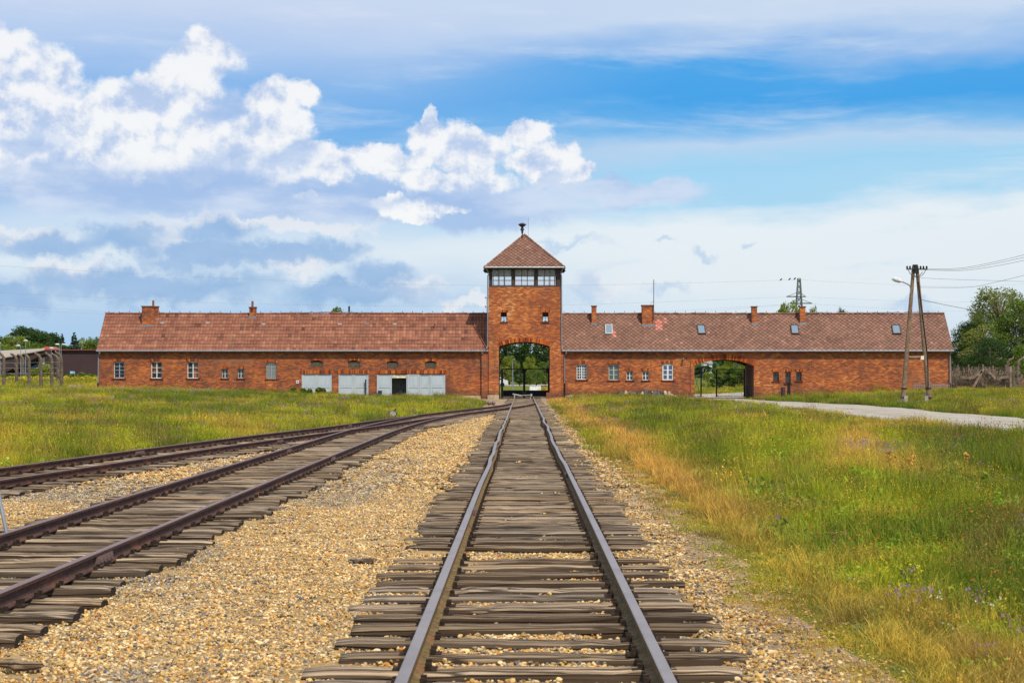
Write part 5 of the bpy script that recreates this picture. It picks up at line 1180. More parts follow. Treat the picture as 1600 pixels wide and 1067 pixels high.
for px in (1486, 1497, 1514, 1535, 1552, 1571, 1579, 1584):
    b = MB(); x = PX(px,D_); w = .10 if px != 1579 else .22; b.bar((x, D_, .3), (x+random.uniform(-.05,.05), D_, PZ(571,D_)+random.uniform(-.1,.1)), w); b.build('fence_stake', M['brush'], t)
for k in range(14):
    b = MB(); z = .8+k*.145; b.bar((PX(1486,D_),D_-.06,z),(PX(1592,D_),D_-.06,z+random.uniform(-.05,.05)), .022); b.build('wire', M['brush'], t)
for a, c in (((1520,606),(1538,574)), ((1538,574),(1556,592)), ((1500,590),(1520,590)), ((1556,592),(1576,588)),((1520,590),(1534,580))): b = MB(); b.bar((PX(a[0],D_-.3),D_-.3,PZ(a[1],D_-.3)),(PX(c[0],D_-.3),D_-.3,PZ(c[1],D_-.3)),.2); b.build('brace', M['brush'], t)
b = MB(); rg = np.random.default_rng(77)
for i in range(520):
    px = rg.uniform(1486, 1592); x = PX(px, D_); y = D_+rg.uniform(.05, 2.5); z = .6+rg.uniform(0,.3); L = rg.uniform(.3, 1.9)*(.7+.5*fbm(px*.1,0,3,2)); q = rg.normal(0,.8,2)
    b.bar((x,y,z),(x+q[0],y+q[1]*.3,z+L), .02+rg.uniform(0,.03))
o = b.build('dry_brushwood', M['brush'], t); o['kind'] = 'stuff'
b = MB(); b.box(PX(1592,152),PX(1640,152),152,152.25,.2,PZ(590,152)); tag(b.build('low_wall', simple('brown_low_wall',(.17,.09,.05),.9)), 'low brown wall at the right edge of the photo', 'wall')

# ------------------------------------------------------------------ trees
def leaf_cloud(rng, centers, radii, n, size, squash=.8):
    """n leaf-sized faces spread over clumps"""
    k = rng.choice(len(centers), n, p=radii**2/np.sum(radii**2)); c = centers[k]; r = radii[k]
    d = rng.normal(size=(n,3)); d /= np.linalg.norm(d, axis=1)[:,None]; rr = r*rng.uniform(.25,1.05,n)**.6
    p = c + d*rr[:,None]*np.array([1,1,squash]); a = rng.normal(size=(n,3)); a /= np.linalg.norm(a, axis=1)[:,None]
    b_ = np.cross(a, rng.normal(size=(n,3))); b_ /= np.linalg.norm(b_, axis=1)[:,None]; s = size*rng.uniform(.6,1.4,n)[:,None]
    V = np.stack([p-a*s, p+b_*s*.55, p+a*s, p-b_*s*.55], 1).reshape(-1,3)
    sh = np.clip(.45+.25*rng.normal(size=n)+.3*(vnoise(k*7.7,k*3.1,5)-.5)*2, 0, 1); return V, sh
def leaf_mesh(name, V, sh, mat):
    n = len(sh); me = bpy.data.meshes.new(name); me.vertices.add(4*n); me.vertices.foreach_set('co', V.reshape(-1)); me.loops.add(4*n); me.loops.foreach_set('vertex_index', np.arange(4*n))
    me.polygons.add(n); me.polygons.foreach_set('loop_start', np.arange(n)*4); me.polygons.foreach_set('loop_total', np.full(n,4)); me.materials.append(mat)
    a = me.attributes.new('shade','FLOAT','FACE'); a.data.foreach_set('value', sh.astype(float)); me.update(calc_edges=True); return me
def tree_meshes(seed, h, w, n, size, mat, style='broad', nc=60, droop=0.):
    rng = np.random.default_rng(seed); C_ = []; Rr = []; tb_ = MB(); tb_.smooth = True
    tb_.tube([(0,0,-.3),(rng.normal(0,.05),0,h*.25),(rng.normal(0,.1),rng.normal(0,.1),h*.6),(rng.normal(0,.15),0,h*.92)], [h*.028,h*.02,h*.012,h*.003], 8)
    if style == 'fir':
        for i in range(nc):
            t = rng.uniform(.08, 1); r = w*.5*(1-t)**.9*rng.uniform(.55,1.05); a = rng.uniform(0,6.28); C_.append((r*math.cos(a), r*math.sin(a), h*t-.1*r)); Rr.append(max(.12, w*.14*(1.1-t)))
    else:
        for i in range(nc):
            u = rng.uniform(0,1); a = rng.uniform(0,6.28); zt_ = .18+.80*u; prof = math.sin(math.pi*min(1,(zt_-.05)/.98))**.6*(1.-.35*zt_) if style == 'broad' else math.sin(math.pi*zt_*.93)**.7
            lump = .72+.5*float(vnoise(math.cos(a)*1.6+seed, math.sin(a)*1.6+zt_*4, seed)); r = w*.5*prof*lump*rng.uniform(.45,1)**.5
            c = (r*math.cos(a), r*math.sin(a), h*zt_-droop*r); C_.append(c); Rr.append(w*rng.uniform(.07,.14))
            if i % 3 == 0: tb_.tube([(0,0,h*max(.12,zt_-.28)), (c[0]*.5,c[1]*.5,h*(zt_-.12)), c], [h*.009,h*.006,h*.002], 5)
    V, sh = leaf_cloud(rng, np.array(C_), np.array(Rr), n, size, .75 if style != 'fir' else .45)
    if droop: V[:,2] -= 0
    return leaf_mesh('crown', V, sh, mat), tb_.mesh('trunk', M['bark'])
TM = {'broad': [tree_meshes(s, 10, 8.5, 6500, .17, M['leaf_mid'], nc=75) for s in (1,2)], 'dark': [tree_meshes(s, 10, 8, 6500, .18, M['leaf_dark'], nc=70) for s in (3,4)],
      'yellow': [tree_meshes(5, 10, 9, 6500, .17, M['leaf_yellow'], nc=70)], 'fir': [tree_meshes(6, 10, 5.6, 9000, .20, M['leaf_fir'], 'fir', 260)],
      'birch': [tree_meshes(7, 10, 6.5, 16000, .085, M['leaf_olive'], 'tall', 150, .25)], 'bigmid': [tree_meshes(8, 10, 8.5, 15000, .10, M['leaf_mid'], nc=130)], 'bush': [tree_meshes(12, 10, 15, 6000, .22, M['leaf_yellow'], nc=60), tree_meshes(13, 10, 14, 6000, .22, M['leaf_mid'], nc=60)],
      'bigdark': [tree_meshes(14, 10, 8.5, 14000, .11, M['leaf_dark'], nc=130)]}
def tree(kind, px, py_top, D, label, w=1., cat='tree', group=None, v=0, zb=None):
    x = PX(px, D); z = float(H(x, D)) if zb is None else zb; h = PZ(py_top, D)-z; c, tr_ = TM[kind][v % len(TM[kind])]
    t = thing('shrub' if cat == 'shrub' else ('fir_tree' if kind == 'fir' else 'tree'), label, cat, (x, D, z), group, random.uniform(0,6.28)); s = h/10.
    for nm, me in (('crown', c), ('trunk', tr_)): o = part(nm, me, t); o.scale = (s*w, s*w, s)
    return t
# right edge of the photo
tree('birch', 1562, 448, 172, 'tall olive green birch with a ragged drooping crown right of the building', 1.15)
tree('bigmid', 1598, 470, 166, 'bushy mid green tree at the right edge of the photo in front of the birch', 1.2)
tree('bigdark', 1512, 506, 176, 'dark dense tree nearest to the right gable of the building', 1.15)
tree('bigmid', 1536, 488, 180, 'green tree between the dark tree and the birch right of the building', 1.05, v=0)
tree('bigdark', 1548, 530, 160, 'low dark bush mass under the birch behind the curved posts', 1.5, 'shrub')
tree('bush', 1604, 540, 158, 'low green bush at the right photo edge above the low wall', .8, 'shrub', v=1)
# far left
g_ = 'trees beyond the modern building on the left'
for px, py, D, k, w, lab in ((4,528,330,'dark',1.3,'dark green tree at the left edge of the photo behind the pale roof'),(38,513,335,'dark',1.5,'tallest broad dark tree on the left skyline'),(22,524,315,'yellow',1.2,'light green rounded tree in front of the tallest dark tree on the left'),(60,522,325,'dark',1.2,'dark tree sloping down right of the tallest one on the left'),
                            (75,521,330,'dark',1.1,'dark ragged tree left of the two firs'),(50,536,300,'broad',1.6,'wide mid green tree low behind the red roof'),(8,540,295,'broad',1.5,'mid green tree low at the left edge of the photo'),(97,522,330,'fir',1.,'narrow dark fir, left of the pair left of the building'),(116,520,322,'fir',1.2,'broader dark fir, right of the pair left of the building'),
                            (131,529,350,'yellow',1.,'pale green small tree right of the firs'),(146,528,350,'broad',1.,'loose green tree just left of the roof end'),(84,537,320,'dark',1.3,'low dark tree between the ragged tree and the left fir'),(107,541,345,'dark',1.3,'low dark tree behind the gap between the firs')):
    tree(k, px, py, D, lab, w, group=g_)
# seen through the tower gate
g_ = 'trees seen through the tower gate'
for px, py, D, k, w, lab in ((790,505,330,'dark',1.,'dark tall tree on the left seen through the tower gate'),(822,500,345,'dark',1.3,'dark tallest tree in the middle behind the tower gate'),(850,503,330,'dark',1.2,'dark tree on the right seen through the tower gate'),(796,556,290,'yellow',.9,'yellowish green tree low on the left seen through the tower gate'),
                            (828,558,285,'yellow',.8,'light yellow green tree in the middle of the gate opening'),(852,566,280,'broad',1.2,'mid green tree low on the right seen through the tower gate'),(812,576,270,'dark',1.5,'low dark shrub behind the centre post of the tower gate'),(838,578,268,'broad',1.6,'low green shrub right of the centre post of the tower gate')):
    tree(k, px, py, D, lab, w, group=g_, v=1)
# seen through the right arch
g_ = 'trees and shrubs seen through the right archway'
for px, py, D, k, w, lab in ((1152,548,232,'bush',.75,'yellow green bush at the upper right of the right archway'),(1130,572,222,'bush',.7,'olive bush in the middle of the right archway'),(1106,582,215,'bush',.8,'low yellow bush at the left of the right archway'),(1146,578,208,'dark',1.9,'dark green shrub low in the right archway behind the wide gate leaf'),(1120,588,212,'dark',1.8,'dark low shrub in the gap between the arch gate leaves'),
                            (1162,574,206,'broad',1.6,'green shrub at the right side of the right archway'),(1170,552,250,'broad',1.,'mid green tree behind the right jamb of the archway'),(1100,572,445,'dark',3.,'far dark tree on the rise at the left of the right archway'),(1125,560,500,'dark',2.,'far dark tree at the top of the right archway')):
    tree(k, px, py, D, lab, w, group=g_)
tree('broad', 527, 483, 200, 'tip of a small tree peeping over the left roof', .8); tree('yellow', 1236, 473.5, 210, 'bright green tree top above the right roof left of the pylon', .62)
tree('yellow', 1271, 480, 215, 'small thin yellow tree top right of the last chimney', .25); tree('dark', 1315, 486, 215, 'tiny tree tip over the right roof', .3)
# dark green wooded rise far away, closes the horizon between things
b = MB(); xs = np.linspace(-900, 900, 120); 
V = []; F = []
for i, x in enumerate(xs):
    hh = 9+9*float(fbm(x/70., 2., 9, 4)); V += [(x, 900, -1), (x, 905, hh), (x, 960, hh*1.05), (x, 1000, -1)]
    if i: o = (i-1)*4; F += [(o,o+4,o+5,o+1),(o+1,o+5,o+6,o+2),(o+2,o+6,o+7,o+3)]
b.add(V, F); b.build('distant_hills', simple('far_woodland', (.05,.085,.035), .95, .1, 0, .5, .08), None, kind='structure')
# shrubs against the garages and hedge by the modern building
def clump(name, label, px0, px1, py, D, n, mat, size, cat='shrub', depth=2., seed=1, zoff=0.):
    rng = np.random.default_rng(seed); x0, x1 = PX(px0,D), PX(px1,D); zt_ = PZ(py,D); cs = []; rs_ = []
    for i in range(max(3, int((x1-x0)/(.5 if depth < 10 else .08)))):
        x = rng.uniform(x0, x1); y = D+rng.uniform(0,depth); zg = float(H(x,y)); hh = (zt_-zg)*rng.uniform(.55,1.)
        for k in range(3): cs.append((x, y, zg+hh*(.2+.3*k))); rs_.append(hh*.28+.1)
    V, sh = leaf_cloud(rng, np.array(cs), np.array(rs_), n, size); return tag(obj(name, leaf_mesh(name, V, sh, mat)), label, cat)
clump('shrub', 'dark green low shrub growing in front of the leftmost garage door', 454, 506, 604.5, 138.8, 9000, M['leaf_mid'], .075, depth=1.4)
clump('shrub', 'small grass-green shrub between the two narrower garage doors', 508, 545, 613, 138.5, 2000, M['leaf_yellow'], .06, depth=.8, seed=2)
tag(clump('hedge', 'long dark hedge along the foot of the modern brown building', -20, 152, 583, 205, 16000, M['leaf_mid'], .13, 'hedge', 2., 3))
clump('shrub', 'rounded green bush in front of the dark doorway of the modern building', 46, 70, 570, 200, 5000, M['leaf_yellow'], .12, seed=4)
b = MB()
o = clump('tall_weeds', 'tall yellow goldenrod weeds in front of the modern building', -30, 156, 588.5, 172, 42000, leaf_mat('goldenrod', (.20,.20,.02), (.72,.56,.05)), .10, 'weeds', 14., 6); o['kind'] = 'stuff'
# ------------------------------------------------------------------ modern building, houses, lamps, cars
BM = simple('dark_brown_cladding', (.055,.032,.035), .8, .25, 0, .12, .6); D_ = 232.
t = thing('modern_building', 'long low modern building with dark brown cladding and a sloping pale roof', 'building', (PX(90,D_), D_, 0))
b = MB(); b.box(PX(70,D_), PX(186,D_), D_, D_+14, 1.9, PZ(547.5,D_)); b.build('wall', BM, t); b = MB(); b.box(PX(69,D_), PX(187,D_), D_-.3, D_+14.3, PZ(547.5,D_), PZ(546,D_)); b.build('roof_edge', simple('red_brown_edge', (.22,.06,.05)), t)
xl, xr_ = PX(-40, D_-6), PX(69, D_-6); b = MB(); b.prism([(xl, PZ(588,D_-6)), (PX(10,D_-6), PZ(581,D_-6)), (xr_, PZ(553,D_-6)), (xr_, PZ(546.5,D_-6)), (xl, PZ(572,D_-6))], D_-6, D_-3); b.build('sloping_wall', BM, t)
b = MB(); q = lambda px, py, d: (PX(px, d), d, PZ(py, d)); b.add([q(-60,572,D_-6.2), q(69.5,547.4,D_-6.2), q(69.5,545.2,D_+8), q(-60,552,D_+14), q(-60,570.6,D_-6.2), q(69.5,546.2,D_-6.2), q(69.5,544.2,D_+8), q(-60,550.8,D_+14)], [(0,1,5,4),(4,5,6,7),(1,2,6,5),(0,3,2,1)]); b.build('pale_roof', simple('pale_concrete_roof', (.32,.27,.22), .8), t)
b = MB(); b.box(PX(-40,D_), PX(70,D_), D_-2.9, D_-2.7, 0, PZ(560,D_)); b.build('dark_glazing', M['glass_dark'], t); b = MB(); b.box(PX(70,D_), PX(186,D_), D_+3, D_+3.2, .0, 1.9); b.build('dark_glazing', M['glass_dark'], t)
for px in (102, 122.5, 143): b = MB(); b.box(PX(px-1,D_), PX(px+1,D_), D_+.2, D_+.6, .3, 1.9); b.build('column', M['white_wood'], t)
b = MB(); b.box(PX(25.5,D_-7), PX(31,D_-7), D_-3, D_-2, PZ(556,D_), PZ(553.5,D_)); b.build('roof_light', M['glass_dark'], t)
b = MB(); b.box(PX(109.5,222), PX(114,222), 222, 223, .6, PZ(580,222)); tag(b.build('kiosk', simple('blue_white_panel', (.30,.50,.75))), 'small blue and white panel in front of the modern building', 'panel')
t = thing('house', 'distant house with a red tiled roof behind the modern building', 'house', (PX(65,290), 290, 0)); b = MB(); b.box(PX(46,290), PX(96,290), 290, 300, 0, PZ(548,290)); b.build('wall', M['plaster'], t)
def hip(x0, x1, y0, y1, z0, z1, ins): m = (y0+y1)/2; return MB().add([(x0,y0,z0),(x1,y0,z0),(x1,y1,z0),(x0,y1,z0),(x0+ins,m,z1),(x1-ins*.3,m,z1)], [(0,1,5,4),(1,2,5),(2,3,4,5),(3,0,4),(3,2,1,0)])
hip(PX(44,290), PX(80,290), 289, 301, PZ(551,290), PZ(542,295), 1.6).build('roof', simple('orange_red_roof', (.30,.11,.075), .85), t)
b = MB(); b.box(PX(67,290), PX(73,290), 291, 292, PZ(549,290), PZ(541,290)); b.build('chimney', simple('orange_chimney', (.45,.09,.04)), t)
for i, (px, py, D, lab, hd) in enumerate(((32.5,541.5,215,'white street lamp with its head to the left in front of the pale roof',-4),(40,533.5,222,'tallest grey lamp post left of the building',0),(92.5,539.5,212,'lamp post with its head to the left just left of the dark cladding',-3),(95.5,539.5,209,'lamp post with its head to the right just left of the dark cladding',4),(80,545,225,'thin lamp post without arm left of the paired lamps',0),(1,537,226,'white lamp head at the left edge of the photo',-3))):
    x = PX(px,D); zg = float(H(x,D)); t = thing('street_lamp', lab, 'street lamp', (x,D,zg), 'thin lamp posts by the modern building'); b = MB(); zt_ = PZ(py,D); b.tube([(x,D,zg),(x,D,zt_)], [.07,.04], 8)
    if hd: b.bar((x,D,zt_),(x+hd*D/FPX*.6,D,zt_+.1),.05)
    b.build('post', M['zinc'], t); b = MB(); xx = x+hd*D/FPX; b.tube([(xx-.26,D,zt_+.08),(xx-.12,D,zt_+.12),(xx+.14,D,zt_+.12),(xx+.26,D,zt_+.08)], [.04,.09,.09,.04], 8); b.build('lamp_head', M['white_wood'], t)
D = 200; x = PX(801,D); b = MB(); zg = float(H(x,D)); b.tube([(x,D,zg),(x,D,PZ(590,D)),(x,D,PZ(562,D))], [.10,.06,.04], 8); b.tube([(x,D,PZ(562,D)),(x+.3,D,PZ(560.5,D))], .05, 6); tag(b.build('street_lamp', M['zinc']), 'thin pale street lamp seen through the left half of the tower gate', 'street lamp')
D = 176; b = MB(); z = float(H(PX(836,D),D)); b.box(PX(827.5,D), PX(845,D), D, D+1.2, z-.1, PZ(602.8,D)); b.box(PX(827.2,D), PX(845.3,D), D-.03, D+1.23, PZ(602.8,D), PZ(602.3,D)); tag(b.build('white_block', simple('white_painted_block', (.80,.80,.82), .7)), 'low white block standing on the grass seen through the right half of the tower gate', 'block')
def car(x, y, z, rz, label, col):
    t = thing('parked_car', label, 'car', (x,y,z), None, rz); prof = [(-2.1,.3),(-2.15,.6),(-2.0,.85),(-1.2,.95),(-.55,1.42),(.9,1.45),(1.75,1.0),(2.1,.9),(2.15,.35)]
    b = MB(); b.prism(prof[::-1][::-1], -.82, .82); part('body', b.mesh('body', simple('car_paint', col, .3, .5)), t)
    b = MB(); b.prism([(-.98,.97),(-.5,1.36),(.82,1.39),(1.4,1.02)], -.835, .835); part('window', b.mesh('window', M['glass_dark']), t)
    for wx in (-1.35, 1.35):
        for wy in (-.72, .72): b = MB(); b.tube([(wx,wy-.1,.32),(wx,wy+.1,.32)], .32, 14); part('wheel', b.mesh('wheel', M['iron']), t)
    return t
D = 238; car(PX(794,D)-2.15, D, float(H(PX(785,D),D))+.02, 0, 'pale car partly hidden behind the left jamb of the tower gate', (.62,.64,.70))
for px, py0, py1, lab in ((1101.5,564,571,'narrow white distant house in the upper left of the right archway'),(1110,566,572.5,'wider white distant house in the upper left of the right archway')):
    D = 470; x0, x1 = PX(px-2.2,D), PX(px+2.8,D); t = thing('distant_house', lab, 'house', (x0,D,0)); b = MB(); b.box(x0,x1,D,D+6,0,PZ(py0+2.5,D)); b.build('wall', M['white_wood'], t); b = MB(); zt_ = PZ(py0+2.5,D)
    b.add([(x0-.3,D-.3,zt_),(x1+.3,D-.3,zt_),(x1+.3,D+6.3,zt_),(x0-.3,D+6.3,zt_),((x0+x1)/2,D-.3,zt_+1.1),((x0+x1)/2,D+6.3,zt_+1.1)], [(0,1,4),(1,2,5,4),(2,3,5),(3,0,4,5),(3,2,1,0)]); b.build('roof', M['grey_wood'], t)
# weed-grown concrete rubble near the left posts
for i, (px, w, lab) in enumerate(((111,1.,'left of two low broken concrete slabs in the grass left of the building'),(122,.8,'right of two low broken concrete slabs in the grass left of the building'))):
    D = 150; x = PX(px,D); z = float(H(x,D)); b = MB(); b.box(x-w*.35,x+w*.35,D,D+.5,z,z+.30); b.box(x-w*.2,x+w*.5,D+.1,D+.6,z+.301,z+.42); tag(b.build('concrete_slab', M['plinth']), lab, 'slab')

# ------------------------------------------------------------------ grass
def blades(rng, n, rad, h, w, lean=.35, hvar=.4, heads=None, curve=.5, colf=None, base=(1,1,1)):
    V = []; F = []; C = []
    for i in range(n):
        a = rng.uniform(0,6.283); r = rad*math.sqrt(rng.uniform()); x, y = r*math.cos(a), r*math.sin(a); hh = h*rng.uniform(1-hvar,1+hvar); la = rng.uniform(0,6.283); le = lean*hh*rng.uniform(.1,1.3)
        dx, dy = math.cos(la)*le, math.sin(la)*le; fa = rng.uniform(0,3.14); wx, wy = math.cos(fa)*w/2, math.sin(fa)*w/2; o = len(V)
        V += [(x-wx,y-wy,-.02),(x+wx,y+wy,-.02),(x+dx*.35-wx*.8,y+dy*.35-wy*.8,hh*.55),(x+dx*.35+wx*.8,y+dy*.35+wy*.8,hh*.55),(x+dx,y+dy,hh*(1-.12*curve))]
        F += [(o,o+1,o+3,o+2),(o+2,o+3,o+4)]; k = rng.uniform(.62,1.25); c = np.array(base)*k*np.array([rng.uniform(.85,1.2),1,rng.uniform(.7,1.2)]); C += [c*.75, c]
        if heads and rng.uniform() < heads[0]:
            hc, hs, hn = heads[1], heads[2], heads[3]
            for j in range(hn):
                q = np.array([x+dx,y+dy,hh*(1-.12*curve)])-np.array([dx,dy,hh])*.05*j + rng.normal(0,hs*.35,3); u = rng.normal(size=3); u /= np.linalg.norm(u); v = np.cross(u, rng.normal(size=3)); v /= np.linalg.norm(v); o = len(V)
                V += [tuple(q-u*hs*.6),tuple(q+v*hs*.4),tuple(q+u*hs*.6),tuple(q-v*hs*.4)]; F += [(o,o+1,o+2,o+3)]; C += [np.array(hc)*rng.uniform(.7,1.2)]
    return V, F, C, [0]*len(F)
def leaves_low(rng, n, rad, h, s):
    V = []; F = []; C = []
    for i in range(n):
        a = rng.uniform(0,6.283); r = rad*math.sqrt(rng.uniform()); p = np.array([r*math.cos(a), r*math.sin(a), h*rng.uniform(.1,1)]); u = rng.normal(size=3)*np.array([1,1,.4]); u /= np.linalg.norm(u); v = np.cross(u, rng.normal(size=3)*.4+np.array([0,0,1])); v /= np.linalg.norm(v); k = s*rng.uniform(.6,1.3); o = len(V)
        V += [tuple(p-u*k),tuple(p+v*k*.5),tuple(p+u*k),tuple(p-v*k*.5)]; F += [(o,o+1,o+2,o+3)]; C += [np.array([.62,.95,.8])*rng.uniform(.6,1.15)]
    return V, F, C, [0]*len(F)
def build_grass():
    rng = np.random.default_rng(21)
    protos = [blades(rng, 70, .20, .20, .006), blades(rng, 60, .20, .28, .006, .5), blades(rng, 45, .22, .34, .005, .35, heads=(.3,(1.3,.95,.8),.018,3)), leaves_low(rng, 80, .20, .16, .026),
              blades(rng, 55, .17, .26, .005, .7, .5), blades(rng, 60, .34, .30, .014, .4), blades(rng, 50, .36, .38, .012, .4, heads=(.3,(1.3,.95,.8),.03,3)), blades(rng, 55, .34, .22, .016, .6),
              blades(rng, 90, .16, .07, .005, .6)]
    P = []
    def region(n, x0, x1, y0, y1):
        return rng.uniform(x0,x1,n), rng.uniform(y0,y1,n)
    def keep(x, y):
        lc = track_c(np.clip(y,10,124)); L_ = (x < lc-1.55-jag(y,.25,.5,33)) & (y > 22); Rt = x > 2.06+jag(y,.25,.9,31)+.25*ss(y,118,138)+rng.normal(0,.13,len(y))
        path = (x > pl(y)-.05+jag(y,.2,.9,3)) & (x < pr(y)+.05); inb = (y > Y0-.3) & (y < YB+.3); app = (y > 96) & (x > -2.9-2.6*ss(y,122,138)) & (x < 2.)
        return (L_ | Rt) & ~path & ~inb & ~app & (np.abs(x) < .318*y+1.5) & ~((y > YB) & (x > 8) & (y < 182))
    rows = []
    for (y0, y1, dens, far, s) in ((8.5,15,62,0,.85),(15,24,40,0,.95),(24,38,20,0,1.15),(38,60,12,1,.95),(60,95,7,1,1.15),(95,142,5.,1,1.35),(148,200,2.2,1,1.9)):
        xm = .32*y1+1.5; n = int(2*xm*(y1-y0)*dens); x, y = region(n, -xm, xm, y0, y1); k = keep(x, y); x, y = x[k], y[k]; rows.append((x, y, np.full(len(x), far), np.full(len(x), s)))
    m_ = 1600; rows.append((rng.normal(2.02,.13,m_), 9+rng.uniform(0,1,m_)**1.2*70, np.full(m_,0), np.full(m_,.62)))      # sparse dry tufts on the trodden verge
    x = np.concatenate([r[0] for r in rows]); y = np.concatenate([r[1] for r in rows]); far = np.concatenate([r[2] for r in rows]); s0 = np.concatenate([r[3] for r in rows]); n = len(x)
    kk = 1+ss(y,20,60); f1 = fbm(x/(1.5*kk)+y/(3.5*kk), y/(3.0*kk)-x/(4*kk), 51, 4)+rng.normal(0,.022,n); f2 = fbm(x/.7, y/1.3, 52, 3); f3 = fbm(x/(2.6*kk), y/(4.5*kk), 53, 4)+rng.normal(0,.03,n)
    # golden strip beside the sandy verge and golden drifts further out
    edge = x - 2.15; strip = np.exp(-((edge-.28-.42*ss(y,14,30)-.2*np.sin(y/7.))/(.28+.34*ss(y,14,30)))**2)*(.55+.45*ss(y,18,30))*(.75+.25*ss(f2,.35,.6)); drift = ss(f1,.565,.68)*.7*np.where(x > 0, .65+.35*ss(y, 16, 26), .5); gold = np.clip(np.maximum(strip, drift*(1-ss(x,11,13)*.5)), 0, 1)
    gold = np.where((x > 0) & (y < 24), np.maximum(gold, ss(f1,.60,.70)*.35), gold)
    yel = ss(f3,.44,.60)*.75+ .25*ss(f2,.45,.7); dark = ss(1-f1,.50,.64)
    g = np.array([.225,.31,.024]); yg_ = np.array([.50,.52,.035]); gd = np.array([.92,.52,.12]); dk = np.array([.09,.15,.018])
    T = g*(1-yel[:,None]) + yg_*yel[:,None]; T = T*(1-dark[:,None]*.6)+dk*dark[:,None]*.6; T = T*(1-gold[:,None]) + gd*gold[:,None]
    brown = (fbm(x/.6,y/1.2,60,3)+rng.normal(0,.04,n) > np.where(x < 0, .60, .62)); T[brown] = T[brown]*.5+np.array([.34,.20,.08])*.5; T *= rng.uniform(.62,1.15,n)[:,None]*np.where(x < 0,1.05,1.0)[:,None]
    r = rng.uniform(size=n); var = np.select([gold > .45, r < .22, r < .42, r < .62, r < .84], [4, 0, 3, 2, 1], 0); var = np.where((f2 > .62) & (gold < .4) & (rng.uniform(size=n) < .6), 3, var); var = np.where(edge < .35, np.where(x > 0, 8, var), var)
    var = np.where(far > 0, np.select([gold > .5, r < .45, r < .75], [5, 7, 5], 6), var)
    hs = .70+.40*ss(edge, .2, 4.)*np.where(x > 0, 1, 0) + np.where(x < 0, .25, 0); hs = hs*(.30+1.2*f2)*np.where(rng.uniform(size=n) < .09, 1.65, 1)*(1-.42*ss(y, 30, 110)); hs = np.where(gold > .45, hs*.85, hs)*(1-.45*np.exp(-((x-12.5)/3.)**2)*ss(y, 30, 60))
    s = s0*rng.uniform(.8,1.25,n); z = H(x, y)-.01
    scatter('meadow_grass', protos, np.stack([x,y,z],1), np.stack([rng.normal(0,.12,n),rng.normal(0,.12,n),rng.uniform(0,6.28,n)],1), np.stack([s,s,s*hs],1), var, T, [M['blade']])
    # wild flowers: purple, white, yellow
    def flower(rng, col, n=7, h=.34, s=.016, rad=.12):
        V, F, C, _ = blades(rng, n, rad, h, .004, .3, .3, base=(.25,.35,.05))
        for i in range(n):
            q0 = np.array(V[i*5+4])
            for j in range(5): u = rng.normal(size=3); u /= np.linalg.norm(u); v = np.cross(u, rng.normal(size=3)); v /= np.linalg.norm(v); q = q0+rng.normal(0,s*.7,3); o = len(V); V += [tuple(q-u*s),tuple(q+v*s*.7),tuple(q+u*s),tuple(q-v*s*.7)]; F += [(o,o+1,o+2,o+3)]; C += [np.array(col)*rng.uniform(.8,1.15)]
        return V, F, C, [0]*len(F)
    fp = [flower(rng,(.42,.22,.55)), flower(rng,(.85,.85,.80),6,.32,.012), flower(rng,(.85,.62,.04),6,.28,.012), flower(rng,(.36,.20,.30),9,.30,.014), flower(rng,(.50,.20,.05),6,.45,.016)]
    n = 9000; y = 10+rng.uniform(0,1,n)**.8*128; x = rng.uniform(-1,1,n)*(.315*y); k = keep(x,y) & ((x < 0) | (x > 2.9)); x, y = x[k], y[k]; c1 = fbm(x/2.2,y/4.,70,3); k = rng.uniform(size=len(x)) < ss(c1,.46,.66)*.55+.05; x, y, c1 = x[k], y[k], c1[k]; n = len(x)
    q = fbm(x/4,y/6,71,2)+rng.normal(0,.07,n); var = np.select([q < .44, q < .49, q < .55, q < .63], [3, 1, 0, 2], 4); var = np.where((x < 0) & (rng.uniform(size=n) < .55), 3, var)
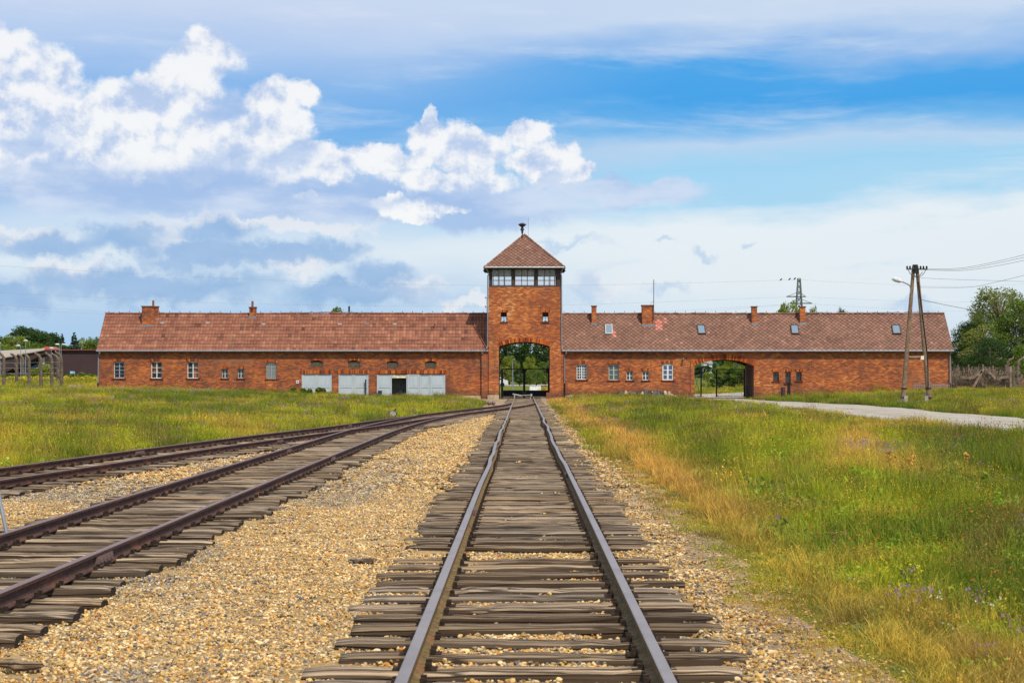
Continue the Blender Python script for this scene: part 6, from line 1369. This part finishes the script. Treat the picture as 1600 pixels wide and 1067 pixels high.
    # the purple patch in the right meadow and yellow one beyond
    m_ = 170; xe = np.concatenate([rng.normal(8.3,.75,m_), rng.normal(11.8,.6,60)]); ye = np.concatenate([rng.normal(37.5,1.6,m_), rng.normal(40,1.5,60)]); x = np.concatenate([x,xe]); y = np.concatenate([y,ye]); var = np.concatenate([var, np.full(m_,0), np.full(60,2)]); n = len(x)
    s = (.75+ss(y,30,110)*.5)*rng.uniform(.7,1.15,n); s = s*np.where(var == 1, .8, 1); 
    scatter('wild_flowers', fp, np.stack([x,y,H(x,y)],1), np.stack([rng.normal(0,.15,n),rng.normal(0,.15,n),rng.uniform(0,6.28,n)],1), np.stack([s,s,s*.95],1), var, np.ones((n,3)), [M['blade']])
build_grass()
# tall dock plants standing above the right meadow
def dock(px, py_top, D, label):
    x = PX(px, D); z = float(H(x, D)); h = PZ(py_top, D)-z; rng = np.random.default_rng(int(px)); t = thing('dock_plant', label, 'plant', (x,D,z), 'tall seeding dock plants'); b = MB()
    tip = (rng.normal(0,.05)*h, 0, h); b.tube([(0,0,-.05),(tip[0]*.4,0,h*.5),tip], [.008,.006,.003], 5); part('stem', b.mesh('stem', simple('dock_stem',(.30,.17,.05))), t); b = MB()
    for i in range(150):
        u = rng.uniform(.45,1); w = abs(.07*(1.15-u)*h)+.012; p = np.array([tip[0]*u+rng.normal(0,w), rng.normal(0,w), h*u]); d = rng.normal(size=3)*.016; e = rng.normal(size=3)*.016; b.add([tuple(p-d),tuple(p+e),tuple(p+d),tuple(p-e)], [(0,1,2,3)])
    part('seed_head', b.mesh('seed_head', simple('dock_seeds',(.55,.33,.07),.9)), t)
for px, py, D, lab in ((1388,706,30,'pale dock plant, leftmost of the four in front of the purple flowers'),(1399,714,29.5,'short dock plant, second of the four in front of the purple flowers'),(1418,715,29,'thick dock plant, third of the four in front of the purple flowers'),(1427,708,29.3,'tall dock plant, right end of the four in front of the purple flowers'),(1492,722,28.5,'reddish dock plant, left one of the pair on the right'),(1508,708,28,'tall golden dock plant, right one of the pair on the right'),(1461,729,29,'thin reddish dock plant between the four and the pair')):
    dock(px, py, D, lab)
